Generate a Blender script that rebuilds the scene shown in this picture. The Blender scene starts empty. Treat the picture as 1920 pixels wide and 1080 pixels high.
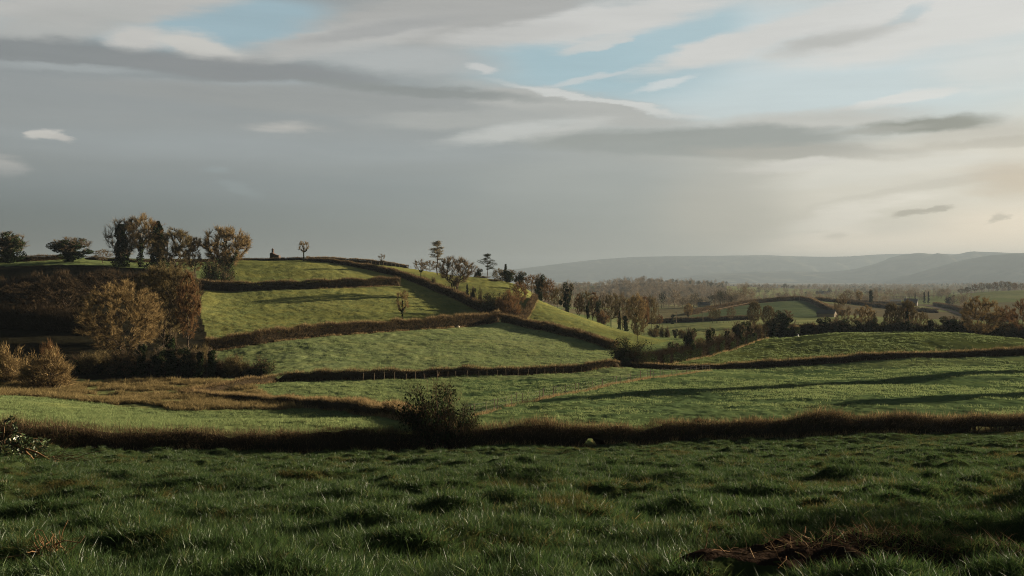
import bpy, math, random
import numpy as np
from mathutils import Vector, Matrix

SC = bpy.context.scene
COL = SC.collection
RNG = np.random.default_rng(11)

# ------------------------------------------------------------------ camera model
F = 1867.0                      # focal length in photograph pixels (1920 wide)
CAMZ = 1.7
PITCH = math.atan(20.0 / F)
SUN_AZ, SUN_EL = math.radians(60.0), math.radians(12.0)
EXPO = 2.5
GAIN = 2.0 ** EXPO

def kk(py):
    """downward tangent of the sight line through photograph row py"""
    yc = (540.0 - np.asarray(py, float)) / F
    return (math.sin(PITCH) - yc * math.cos(PITCH)) / (math.cos(PITCH) + yc * math.sin(PITCH))

def uu(px):
    return (np.asarray(px, float) - 960.0) / F

def zat(py, Y):
    return CAMZ - kk(py) * Y

# ------------------------------------------------------------------ noise
def _hash(ix, iy, seed):
    n = (ix.astype(np.int64) * 374761393 + iy.astype(np.int64) * 668265263 + seed * 1442695041) & 0xFFFFFFFF
    n = ((n ^ (n >> 13)) * 1274126177) & 0xFFFFFFFF
    n = n ^ (n >> 16)
    return (n & 0xFFFF) / 65535.0

def vnoise(x, y, seed=0):
    xi = np.floor(x); yi = np.floor(y)
    fx = x - xi; fy = y - yi
    fx = fx * fx * fx * (fx * (fx * 6 - 15) + 10); fy = fy * fy * fy * (fy * (fy * 6 - 15) + 10)
    a = _hash(xi, yi, seed); b = _hash(xi + 1, yi, seed)
    c = _hash(xi, yi + 1, seed); d = _hash(xi + 1, yi + 1, seed)
    return (a + (b - a) * fx) * (1 - fy) + (c + (d - c) * fx) * fy - 0.5

def fbm(x, y, seed=0, octs=3):
    s = 0; a = 1.0
    for o in range(octs):
        s = s + a * vnoise(x, y, seed + o * 17)
        x = x * 2.03 + 7.1; y = y * 2.03 + 3.7; a *= 0.5
    return s

# ------------------------------------------------------------------ the lie of the land
Z0 = np.array([(0, 0), (4, -.42), (9, -1.0), (56, -7.85), (75, -9.4), (100, -11.2), (120, -12.3), (150, -12.8),
               (200, -12.9), (260, -14.2), (400, -17.2), (600, -19.5), (1000, -22.5), (2000, -28), (4000, -35),
               (8000, -46), (15000, -60)], float)
_w = np.log(np.maximum(Z0[:, 0], 1.0))

def base(Y):
    return np.interp(np.log(np.maximum(Y, 1.0)), np.log(np.maximum(Z0[:, 0], .5)), Z0[:, 1]) if False else np.interp(Y, Z0[:, 0], Z0[:, 1])

# lines in the photograph: (column, row of the foot, distance, height)
HL = {
 'near_left':  [(-150, 836, 49, 1.4), (90, 842, 52, 1.3), (150, 844, 53, 1.25), (300, 846, 54, 1.3), (550, 848, 55, 1.3), (720, 847, 56, 1.2), (835, 842, 56, 1.2)],
 'near_right': [(840, 842, 56, 1.3), (1000, 838, 57, 1.3), (1110, 834, 58, 1.25), (1300, 827, 60, 1.15), (1480, 820, 62, 1.15), (1530, 818, 62.5, 1.5), (1650, 812, 64, 1.1), (1800, 806, 66, .95), (1930, 800, 67, .9), (2400, 784, 73, 1.1)],
 'ditch':      [(335, 741, 122, .5), (480, 752, 116, .65), (560, 760, 112, .95), (660, 767, 105, 1.2), (720, 777, 95, 1.2), (780, 795, 78, 1.0), (815, 813, 66, 1.0)],
 'bend':       [(345, 742, 121, .6), (400, 735, 126, .9), (470, 722, 133, 1.0), (522, 712, 138, 1.1)],
 'middle':     [(522, 715, 138, 1.3), (700, 711, 142, 1.3), (850, 708, 145, 1.25), (960, 706, 147, 1.2), (1030, 703, 150, 1.2), (1100, 697, 153, 1.2), (1160, 689, 157, 1.1)],
 'knoll_foot': [(1185, 692, 160, .8), (1300, 691, 162, .85), (1440, 687, 166, 1.0), (1640, 674, 170, 1.0), (1780, 668, 173, 1.05), (1920, 663, 176, 1.1), (2300, 648, 182, 1.2)],
 'brook':      [(1175, 690, 161, 3.2), (1250, 682, 172, 2.8), (1320, 666, 188, 3.0), (1375, 651, 205, 3.2), (1430, 634, 228, 3.2)],
 'hill_foot':  [(385, 659, 188, 2.3), (480, 646, 194, 2.3), (600, 630, 205, 2.5), (700, 621, 214, 2.3), (800, 615, 224, 2.2), (880, 610, 233, 2.4), (935, 605, 240, 2.2)],
 'slope_foot': [(940, 604, 239, 1.7), (985, 612, 233, 1.7), (1040, 624, 222, 1.7), (1100, 640, 208, 1.6), (1155, 654, 196, 1.5)],
 'upper':      [(355, 541, 272, 2.2), (440, 545, 276, 2.4), (520, 543, 280, 2.4), (600, 540, 285, 2.3), (680, 538, 292, 2.2), (748, 535, 300, 2.1)],
 'diagonal':   [(575, 489, 346, 1.0), (640, 495, 340, 1.3), (690, 504, 332, 1.6), (740, 517, 322, 1.9), (780, 530, 312, 2.0), (820, 546, 298, 2.0), (850, 557, 288, 2.0), (890, 576, 272, 2.4), (940, 596, 256, 3.0)],
}
CTRL = []
for rows in HL.values():
    CTRL += [(a, b, c) for a, b, c, _ in rows]
CTRL += [
 # near field
 (-700, 1080, 8.8), (100, 1080, 9), (960, 1080, 9), (1850, 1080, 9), (100, 930, 19.5), (960, 930, 19), (1850, 925, 19), (300, 880, 29), (1000, 880, 29), (1800, 872, 29), (1850, 840, 42), (100, 865, 38),
 # left bottom field and rough ground
 (0, 742, 112), (120, 752, 111), (240, 765, 108), (350, 770, 107), (500, 769, 108), (-300, 730, 110), (300, 792, 75), (600, 795, 74), (0, 785, 76),
 (0, 702, 140), (150, 706, 146), (300, 709, 146), (430, 708, 146), (-300, 700, 140),
 # wooded left hillside
 (0, 560, 245), (0, 640, 180), (150, 645, 182), (300, 655, 184), (150, 560, 240), (300, 560, 250), (-300, 480, 300), (-300, 640, 178), (-300, 560, 240),
 (0, 494, 300), (60, 489, 305), (120, 486, 310), (200, 490, 315), (300, 492, 320), (380, 491, 332), (440, 488, 340), (500, 488.5, 344),
 # skyline of the hill
 (660, 493, 362), (745, 500, 365), (800, 510, 368), (860, 520, 368), (920, 529, 366), (960, 536, 360), (1000, 550, 345),
 # right hand slope
 (1003, 561, 285), (1050, 581, 278), (1100, 600, 268), (1160, 619, 256), (1210, 632, 247), (1252, 642, 238), (1000, 590, 258), (1080, 615, 238),
 # right fields
 (1440, 740, 105), (1920, 742, 100), (1920, 702, 135), (1000, 762, 95), (2300, 725, 110), (1700, 705, 132), (1050, 740, 110), (1180, 719, 128), (1330, 698, 152),
 # knoll
 (1440, 637, 226), (1560, 626, 221), (1690, 622, 215), (1800, 627, 209), (1920, 637, 200), (2300, 640, 190),
 (1560, 634, 240), (1690, 634, 240), (1850, 640, 236), (2200, 640, 240),
 # valley behind
 (1250, 609, 420), (1320, 606, 400), (1420, 603, 395), (1320, 617, 330), (1280, 628, 300),
 (1300, 588, 520), (1400, 574, 560), (1500, 564, 600), (1300, 603, 440), (1480, 601, 420), (1570, 590, 480),
 (1580, 579, 560), (1600, 568, 700), (1750, 577, 700), (1705, 573, 780), (1800, 560, 1000), (1850, 547, 1150), (1920, 544, 1200), (2200, 545, 1200), (1780, 553, 1200),
 (1835, 598, 520), (1900, 600, 480), (1640, 600, 420), (2200, 600, 450),
 (1220, 530, 1700), (1300, 538, 1700), (1120, 546, 1600), (1150, 561, 1300), (1250, 560, 1300), (1380, 537, 2100), (1450, 544, 1900),
 (1650, 536, 4200), (1800, 534, 4500), (1950, 531, 4500), (1500, 538, 4000),
]
CTRLZ = [  # hidden ground: column, distance, height
 (0, 460, 2), (400, 480, 2), (700, 490, -3), (-300, 460, 2), (0, 700, -14), (400, 700, -14), (800, 700, -17), (-400, 700, -14),
 (900, 470, -8), (1000, 400, -9.5), (1050, 340, -13), (1110, 325, -15.5), (1180, 310, -16.5), (1240, 290, -16),
 (1450, 760, -20.5), (1560, 850, -21.5), (1900, 1800, -27), (1250, 2700, -30), (1450, 2900, -31), (1100, 2500, -30), (1600, 2200, -28),
 (0, 1500, -25), (500, 1500, -25), (900, 1200, -24), (0, 5000, -38), (900, 5000, -38), (1900, 8000, -46), (960, 8000, -46), (0, 9000, -48),
 (960, 14000, -58), (0, 14000, -58), (1920, 14000, -58), (-700, 14000, -58), (2600, 14000, -58),
 (960, 3, -.3), (0, 3, -.3), (1900, 3, -.3), (-600, 3, -.3), (2500, 3, -.3),
]
_px = np.array([c[0] for c in CTRL] + [c[0] for c in CTRLZ], float)
_Y = np.array([c[2] for c in CTRL] + [c[1] for c in CTRLZ], float)
_z = np.array([zat(c[1], c[2]) for c in CTRL] + [c[2] for c in CTRLZ], float)
WS = 0.5
_c = np.stack([uu(_px), np.log(_Y) * WS], 1)
_res = _z - base(_Y)

def _phi(r2):
    return 0.5 * r2 * np.log(r2 + 1e-12)

def _fit():
    d = _c[:, None, :] - _c[None, :, :]
    r2 = (d ** 2).sum(-1)
    n = len(_c)
    A = np.zeros((n + 3, n + 3))
    A[:n, :n] = _phi(r2) + np.eye(n) * 2e-5
    A[:n, n] = 1; A[:n, n + 1:] = _c
    A[n, :n] = 1; A[n + 1:, :n] = _c.T
    b = np.zeros(n + 3); b[:n] = _res
    return np.linalg.solve(A, b)
_W = _fit()

def land(x, y):
    """smooth height of the ground"""
    x = np.asarray(x, float); y = np.asarray(y, float)
    shp = np.broadcast(x, y).shape
    x = np.broadcast_to(x, shp).ravel(); y = np.broadcast_to(y, shp).ravel()
    r = np.hypot(x, y)
    Y = np.maximum(np.maximum(y, 0.35 * r), 2.0)
    u = np.clip(x / Y, -.66, .66)
    w = np.log(Y) * WS
    out = np.empty(len(x))
    n = len(_c)
    for s in range(0, len(x), 60000):
        q = np.stack([u[s:s + 60000], w[s:s + 60000]], 1)
        r2 = (q[:, 0:1] - _c[None, :, 0]) ** 2 + (q[:, 1:2] - _c[None, :, 1]) ** 2
        v = _phi(r2) @ _W[:n] + _W[n] + q @ _W[n + 1:]
        # the residual dies out behind the camera and close to it
        out[s:s + 60000] = v
    fade = np.clip((y + 6.0) / 10.0, 0, 1)
    z = base(Y) + out * fade
    return z.reshape(shp)

def hummock(x, y):
    t = fbm(x / .95, y / .75, 3, 3)
    t2 = fbm(x / 3.0, y / 2.2, 9, 2)
    return .29 * np.sign(t) * np.abs(t * 1.25) ** 1.2 + .27 * t2

def rough(x, y):
    """tussocks and hummocks, fading with distance as they would stop being resolved"""
    r = np.hypot(x, y)
    near = np.clip((75 - r) / 20, 0, 1)
    a = near * hummock(x, y)
    mid = (1 - near) * np.clip((520 - r) / 200, 0, 1)
    b = mid * (0.20 * fbm(x / 1.7, y / 1.7, 21, 3) + 0.5 * fbm(x / 16.0, y / 16.0, 33, 2))
    return a + b

def ground(x, y):
    x = np.asarray(x, float); y = np.asarray(y, float)
    return land(x, y) + rough(x, y)

def gp(px, Y):
    """point on the ground under photograph column px, Y metres away"""
    x = float(uu(px)) * Y
    return Vector((x, Y, float(ground(np.array([x]), np.array([Y]))[0])))

def field_edge(u):
    """distance of the near hedge along a sight line"""
    rows = HL['near_left'] + HL['near_right'][1:]
    return np.interp(u, [float(uu(r[0])) for r in rows], [r[2] for r in rows])

# ------------------------------------------------------------------ scene helpers
def tag(o, label=None, cat=None, group=None, kind=None):
    if label: o['label'] = label
    if cat: o['category'] = cat
    if group: o['group'] = group
    if kind: o['kind'] = kind
    return o

def empty(name, loc=(0, 0, 0), rz=0.0):
    o = bpy.data.objects.new(name, None)
    o.empty_display_size = .2
    o.location = loc; o.rotation_euler = (0, 0, rz)
    COL.objects.link(o)
    return o

class Geo:
    """collects triangles and quads; build() makes ONE mesh object of them"""
    def __init__(s):
        s.v = []; s.t = []; s.q = []; s.tm = []; s.qm = []; s.a = []; s.n = 0
    def add(s, V, T=None, Q=None, var=None, mat=0):
        V = np.asarray(V, np.float32).reshape(-1, 3)
        if T is not None and len(T):
            T = np.asarray(T, np.int64).reshape(-1, 3); s.t.append(T + s.n); s.tm.append(np.full(len(T), mat))
        if Q is not None and len(Q):
            Q = np.asarray(Q, np.int64).reshape(-1, 4); s.q.append(Q + s.n); s.qm.append(np.full(len(Q), mat))
        s.v.append(V)
        if var is None: var = np.zeros(len(V))
        s.a.append(np.broadcast_to(np.asarray(var, np.float32), (len(V),)))
        s.n += len(V)
    def mesh(s, name, mats, smooth=True):
        me = bpy.data.meshes.new(name)
        V = np.concatenate(s.v); A = np.concatenate(s.a)
        T = np.concatenate(s.t) if s.t else np.zeros((0, 3), np.int64)
        Q = np.concatenate(s.q) if s.q else np.zeros((0, 4), np.int64)
        me.vertices.add(len(V)); me.vertices.foreach_set('co', V.astype(np.float32).ravel())
        nl = len(T) * 3 + len(Q) * 4
        me.loops.add(nl)
        me.loops.foreach_set('vertex_index', np.concatenate([T.ravel(), Q.ravel()]).astype(np.int32))
        me.polygons.add(len(T) + len(Q))
        st = np.concatenate([np.arange(len(T)) * 3, len(T) * 3 + np.arange(len(Q)) * 4]).astype(np.int32)
        me.polygons.foreach_set('loop_start', st)
        mi = np.concatenate((s.tm or [np.zeros(0)]) + (s.qm or [np.zeros(0)])).astype(np.int32)
        for m in (mats if isinstance(mats, (list, tuple)) else [mats]): me.materials.append(m)
        me.polygons.foreach_set('material_index', mi)
        me.polygons.foreach_set('use_smooth', np.full(len(T) + len(Q), smooth))
        at = me.attributes.new('var', 'FLOAT', 'POINT'); at.data.foreach_set('value', A.astype(np.float32))
        me.update(calc_edges=True)
        return me
    def build(s, name, mats, parent=None, loc=None, smooth=True):
        o = bpy.data.objects.new(name, s.mesh(name, mats, smooth))
        COL.objects.link(o)
        if parent: o.parent = parent
        if loc is not None: o.location = loc
        return o

def unit(v):
    return v / np.maximum(np.linalg.norm(v, axis=-1, keepdims=True), 1e-9)

def slivers(g, P, D, L, W, var, mat=0, rng=RNG, bend=None):
    """thin pointed blades or twigs from P along D"""
    n = len(P)
    if n == 0: return
    D = unit(D)
    S = unit(np.cross(D, rng.normal(size=(n, 3)))) * (np.broadcast_to(W, (n,))[:, None] * .5)
    L = np.broadcast_to(L, (n,))[:, None]
    var = np.broadcast_to(var, (n,))
    if bend is None:
        V = np.stack([P - S, P + S, P + D * L], 1)
        T = np.arange(n * 3).reshape(n, 3)
        g.add(V.reshape(-1, 3), T=T, var=np.repeat(var, 3), mat=mat)
    else:
        M = P + D * L * .55; E = P + D * L + bend * L
        V = np.stack([P - S, P + S, M + S * .75 + bend * L * .25, M - S * .75 + bend * L * .25, E], 1)
        b = np.arange(n)[:, None] * 5
        g.add(V.reshape(-1, 3), Q=b + np.array([[0, 1, 2, 3]]), T=b + np.array([[3, 2, 4]]), var=np.repeat(var, 5), mat=mat)

def leaves(g, P, N, size, var, mat=0, rng=RNG, aspect=.55):
    n = len(P)
    if n == 0: return
    N = unit(N)
    A = unit(np.cross(N, rng.normal(size=(n, 3)))); B = np.cross(N, A)
    s = np.broadcast_to(size, (n,))[:, None] * .5
    V = np.stack([P - A * s, P + B * s * aspect, P + A * s, P - B * s * aspect], 1)
    g.add(V.reshape(-1, 3), Q=np.arange(n * 4).reshape(n, 4), var=np.repeat(np.broadcast_to(var, (n,)), 4), mat=mat)

def tubes(g, A, B, RA, RB, sides=5, var=0.5, mat=0):
    """one tapered tube per segment A->B"""
    A = np.asarray(A, float).reshape(-1, 3); B = np.asarray(B, float).reshape(-1, 3)
    n = len(A)
    if n == 0: return
    D = unit(B - A)
    up = np.where(np.abs(D[:, 2:3]) > .9, np.array([[1., 0, 0]]), np.array([[0, 0, 1.]]))
    X = unit(np.cross(up, D)); Yv = np.cross(D, X)
    th = np.arange(sides) * 2 * math.pi / sides
    ring = X[:, None, :] * np.cos(th)[None, :, None] + Yv[:, None, :] * np.sin(th)[None, :, None]
    RA = np.broadcast_to(RA, (n,)); RB = np.broadcast_to(RB, (n,))
    V = np.concatenate([A[:, None, :] + ring * RA[:, None, None], B[:, None, :] + ring * RB[:, None, None]], 1)
    i = np.arange(sides); j = (i + 1) % sides
    Q = np.stack([i, j, j + sides, i + sides], 1)
    g.add(V.reshape(-1, 3), Q=(np.arange(n)[:, None, None] * 2 * sides + Q[None]).reshape(-1, 4),
          var=np.repeat(np.broadcast_to(var, (n,)), 2 * sides), mat=mat)

def polytube(g, pts, r0, r1, sides=6, var=.5, mat=0):
    pts = np.asarray(pts, float); n = len(pts)
    r = np.linspace(r0, r1, n)
    tubes(g, pts[:-1], pts[1:], r[:-1], r[1:], sides, var, mat)
# ------------------------------------------------------------------ materials
def srgb(r, g, b):
    f = lambda c: (c / 255 / 12.92) if c / 255 <= .04045 else ((c / 255 + .055) / 1.055) ** 2.4
    return (f(r), f(g), f(b), 1.0)

class NT:
    def __init__(s, tree): s.t = tree; s.x = 0
    def n(s, typ, **kw):
        nd = s.t.nodes.new(typ); s.x += 1; nd.location = (s.x * 30, 0)
        for k, v in kw.items():
            if k.startswith('i_'): nd.inputs[k[2:].replace('_', ' ')].default_value = v
            else: setattr(nd, k, v)
        return nd
    def l(s, a, b): s.t.links.new(a, b)
    def math(s, op, a, b=None, clamp=False):
        nd = s.n('ShaderNodeMath', operation=op, use_clamp=clamp)
        for i, q in enumerate((a, b)):
            if q is None: continue
            if isinstance(q, (int, float)): nd.inputs[i].default_value = q
            else: s.l(q, nd.inputs[i])
        return nd.outputs[0]
    def mix(s, fac, a, b, blend='MIX'):
        nd = s.n('ShaderNodeMix', data_type='RGBA', blend_type=blend)
        for i, q in ((0, fac), (6, a), (7, b)):
            if isinstance(q, (int, float)): nd.inputs[i].default_value = q
            elif isinstance(q, tuple): nd.inputs[i].default_value = q
            else: s.l(q, nd.inputs[i])
        return nd.outputs[2]
    def ramp(s, fac, stops):
        nd = s.n('ShaderNodeValToRGB')
        e = nd.color_ramp.elements
        while len(e) < len(stops): e.new(.5)
        for q, (p, c) in zip(e, stops): q.position = p; q.color = c if len(c) == 4 else (*c, 1)
        s.l(fac, nd.inputs[0]); return nd.outputs[0]
    def noise(s, vec, scale, detail=2, rough=.5, dist=0.0):
        nd = s.n('ShaderNodeTexNoise'); nd.inputs['Scale'].default_value = scale
        nd.inputs['Detail'].default_value = detail; nd.inputs['Roughness'].default_value = rough
        nd.inputs['Distortion'].default_value = dist
        if vec is not None: s.l(vec, nd.inputs['Vector'])
        return nd

def newmat(name):
    m = bpy.data.materials.new(name); m.use_nodes = True
    m.node_tree.nodes.clear()
    return m, NT(m.node_tree)

def leafy(name, stops, transl=.35, gloss=.0, rough=.45, instvar=0.0):
    """thin vegetation: diffuse + light passing through, colour from the blade's own 'var'"""
    m, t = newmat(name)
    at = t.n('ShaderNodeAttribute', attribute_name='var').outputs['Fac']
    if instvar:
        oi = t.n('ShaderNodeObjectInfo').outputs['Random']
        at = t.math('ADD', t.math('MULTIPLY', at, 1 - instvar), t.math('MULTIPLY', oi, instvar), clamp=True)
    c = t.ramp(at, stops)
    d = t.n('ShaderNodeBsdfDiffuse'); t.l(c, d.inputs[0])
    tr = t.n('ShaderNodeBsdfTranslucent'); t.l(c, tr.inputs[0])
    mx = t.n('ShaderNodeMixShader'); mx.inputs[0].default_value = transl
    t.l(d.outputs[0], mx.inputs[1]); t.l(tr.outputs[0], mx.inputs[2])
    out = mx.outputs[0]
    if gloss:
        gl = t.n('ShaderNodeBsdfGlossy'); gl.inputs['Roughness'].default_value = rough
        gl.inputs['Color'].default_value = (.9, .9, .85, 1)
        m2 = t.n('ShaderNodeMixShader'); m2.inputs[0].default_value = gloss
        t.l(out, m2.inputs[1]); t.l(gl.outputs[0], m2.inputs[2]); out = m2.outputs[0]
    o = t.n('ShaderNodeOutputMaterial'); t.l(out, o.inputs[0])
    return m

def plain(name, c, rough=.9, c2=None, scale=3.0, bump=0.0, spec=.2):
    m, t = newmat(name)
    b = t.n('ShaderNodeBsdfPrincipled'); b.inputs['Roughness'].default_value = rough
    b.inputs['Specular IOR Level'].default_value = spec if rough < .88 else 0.0
    tc = t.n('ShaderNodeTexCoord').outputs['Object']
    nz = t.noise(tc, scale, 4, .6)
    col = t.mix(nz.outputs[0], (*c, 1), (*(c2 or tuple(q * .6 for q in c)), 1))
    t.l(col, b.inputs['Base Color'])
    if bump:
        bp = t.n('ShaderNodeBump'); bp.inputs['Strength'].default_value = bump; bp.inputs['Distance'].default_value = .05
        t.l(nz.outputs[0], bp.inputs['Height']); t.l(bp.outputs[0], b.inputs['Normal'])
    o = t.n('ShaderNodeOutputMaterial'); t.l(b.outputs[0], o.inputs[0])
    return m

M = {}
M['bark'] = plain('bark', (.05, .037, .026), .95, (.03, .022, .016), 4, .5)
M['bark_pale'] = plain('pale_bark', (.17, .125, .08), .95, (.09, .065, .042), 4, .5)
M['twig'] = leafy('bare_twigs', [(0, (.032, .023, .015)), (.5, (.085, .062, .037)), (1, (.21, .16, .095))], .12)
M['twig_olive'] = leafy('olive_twigs', [(0, (.032, .025, .012)), (.5, (.078, .058, .026)), (1, (.15, .115, .052))], .15)
M['twig_gold'] = leafy('golden_twigs', [(0, (.035, .025, .012)), (.5, (.115, .078, .033)), (1, (.245, .172, .078))], .2)
M['twig_russet'] = leafy('russet_twigs', [(0, (.035, .02, .010)), (.5, (.095, .052, .023)), (1, (.17, .10, .042))], .2)
M['ivy'] = leafy('ivy_leaves', [(0, (.008, .014, .006)), (.6, (.018, .027, .010)), (1, (.034, .044, .016))], .12)
M['pine'] = leafy('pine_needles', [(0, (.08, .07, .045)), (1, (.21, .175, .115))], .15)
M['pine_dark'] = leafy('dark_pine_needles', [(0, (.012, .016, .010)), (1, (.035, .038, .02))], .15)
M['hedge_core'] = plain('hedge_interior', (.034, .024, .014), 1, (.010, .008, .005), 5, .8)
M['hedge_twig'] = leafy('hedge_twigs', [(0, (.022, .015, .009)), (.55, (.072, .049, .026)), (1, (.165, .115, .058))], .18)
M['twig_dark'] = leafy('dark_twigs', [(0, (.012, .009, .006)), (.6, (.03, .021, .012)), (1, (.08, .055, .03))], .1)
M['hedge_leaf'] = leafy('bramble_leaves', [(0, (.008, .013, .005)), (.6, (.02, .026, .009)), (1, (.055, .038, .015))], .2)
M['dry_grass'] = leafy('dry_grass', [(0, (.075, .05, .021)), (.5, (.165, .112, .050)), (1, (.29, .215, .11))], .35)
M['rush'] = leafy('rush_tufts', [(0, (.05, .042, .016)), (.5, (.115, .085, .036)), (1, (.21, .155, .072))], .3, 0, .4, .4)
M['blade'] = leafy('grass_blades', [(0, (.007, .015, .005)), (.55, (.023, .042, .012)), (.82, (.050, .070, .020)), (1, (.11, .09, .035))], .4, .009, .4, .2)
M['blade_dry'] = leafy('yellowed_blades', [(0, (.014, .02, .007)), (.5, (.042, .04, .013)), (1, (.12, .085, .033))], .4, 0, .4, .2)
M['pasture'] = leafy('pasture_blades', [(0, (.06, .085, .032)), (.6, (.115, .142, .055)), (1, (.18, .18, .075))], .35, .0, .4, .4)
M['laurel'] = leafy('laurel_leaves', [(0, (.012, .02, .008)), (.7, (.03, .045, .015)), (1, (.07, .08, .03))], .12, .03, .35)
M['dead_wood'] = plain('dead_wood', (.15, .085, .04), .9, (.07, .04, .02), 8, .4)
M['stalk'] = leafy('dead_stalks', [(0, (.045, .028, .015)), (.6, (.11, .068, .036)), (1, (.21, .15, .085))], .1)
M['soil'] = plain('dark_soil', (.020, .013, .009), 1, (.010, .007, .005), 9, 1.0)
M['post'] = plain('weathered_post', (.16, .125, .085), .9, (.08, .06, .042), 10, .3)
M['wire'] = plain('fence_wire', (.10, .09, .08), .6)
M['stone'] = plain('pale_stone', (.45, .38, .28), .9, (.28, .23, .17), 5, .5)
M['ruin'] = plain('dark_stonework', (.075, .052, .042), .95, (.04, .03, .026), 3, .5)
M['slate'] = plain('slate_roof', (.055, .050, .048), .8, (.035, .033, .032), 3)
M['render_wall'] = plain('pale_render', (.14, .125, .105), .9, (.11, .1, .085), 1)
M['barn_wall'] = plain('barn_wall', (.17, .14, .105), .9, (.13, .11, .08), 1)
M['dark_pane'] = plain('dark_opening', (.02, .02, .022), .4)
M['pole'] = plain('pole_wood', (.20, .15, .10), .9, (.12, .09, .06), 6)
M['lane'] = plain('pale_lane', (.20, .155, .115), .95, (.15, .115, .08), .5)
M['white_coat'] = plain('white_coat', (.7, .66, .58), .9, (.6, .55, .47), 8)
M['black_coat'] = plain('black_coat', (.012, .012, .012), .8)

def ground_material():
    m, t = newmat('ground_sheet')
    col = t.n('ShaderNodeAttribute', attribute_name='tint').outputs['Color']
    tc = t.n('ShaderNodeTexCoord').outputs['Object']
    n1 = t.noise(tc, 1.6, 4, .65); n2 = t.noise(tc, .16, 3, .6); n3 = t.noise(tc, .03, 3, .5)
    f = t.math('ADD', t.math('MULTIPLY', n1.outputs[0], .9), t.math('MULTIPLY', n2.outputs[0], .8))
    f = t.math('ADD', f, t.math('MULTIPLY', n3.outputs[0], .5))
    f = t.math('SUBTRACT', f, .1)
    vm = t.n('ShaderNodeVectorMath', operation='SCALE'); t.l(col, vm.inputs[0]); t.l(f, vm.inputs['Scale'])
    # yellowed and mossy patches
    pf = t.ramp(n2.outputs[0], [(.42, (0, 0, 0)), (.68, (1, 1, 1))])
    c2 = t.mix(t.math('MULTIPLY', pf, .45), vm.outputs[0], (1.25, 1.02, .75, 1), 'MULTIPLY')
    d = t.n('ShaderNodeBsdfDiffuse'); t.l(c2, d.inputs[0]); d.inputs['Roughness'].default_value = .6
    h = t.math('ADD', t.math('MULTIPLY', n1.outputs[0], .35), t.math('MULTIPLY', t.noise(tc, .45, 3, .6).outputs[0], .9))
    bp = t.n('ShaderNodeBump'); bp.inputs['Strength'].default_value = .55; bp.inputs['Distance'].default_value = .5
    t.l(h, bp.inputs['Height']); t.l(bp.outputs[0], d.inputs['Normal'])
    o = t.n('ShaderNodeOutputMaterial'); t.l(d.outputs[0], o.inputs[0])
    return m
M['ground'] = ground_material()

def hill_material():
    m, t = newmat('heather_hill')
    tc = t.n('ShaderNodeTexCoord').outputs['Object']
    n = t.noise(tc, .004, 5, .6)
    c = t.ramp(n.outputs[0], [(.32, (.008, .009, .007)), (.5, (.022, .021, .014)), (.62, (.05, .047, .03)), (.75, (.07, .064, .04))])
    d = t.n('ShaderNodeBsdfDiffuse'); t.l(c, d.inputs[0])
    o = t.n('ShaderNodeOutputMaterial'); t.l(d.outputs[0], o.inputs[0])
    return m
M['hill'] = hill_material()
M['wood_dark'] = leafy('dark_wood', [(0, (.02, .022, .014)), (1, (.06, .058, .035))], .1, 0, .4, .4)
M['wood_mass'] = leafy('leafless_wood', [(0, (.085, .066, .045)), (.5, (.15, .118, .078)), (1, (.22, .175, .115))], .1, 0, .4, .5)
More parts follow.
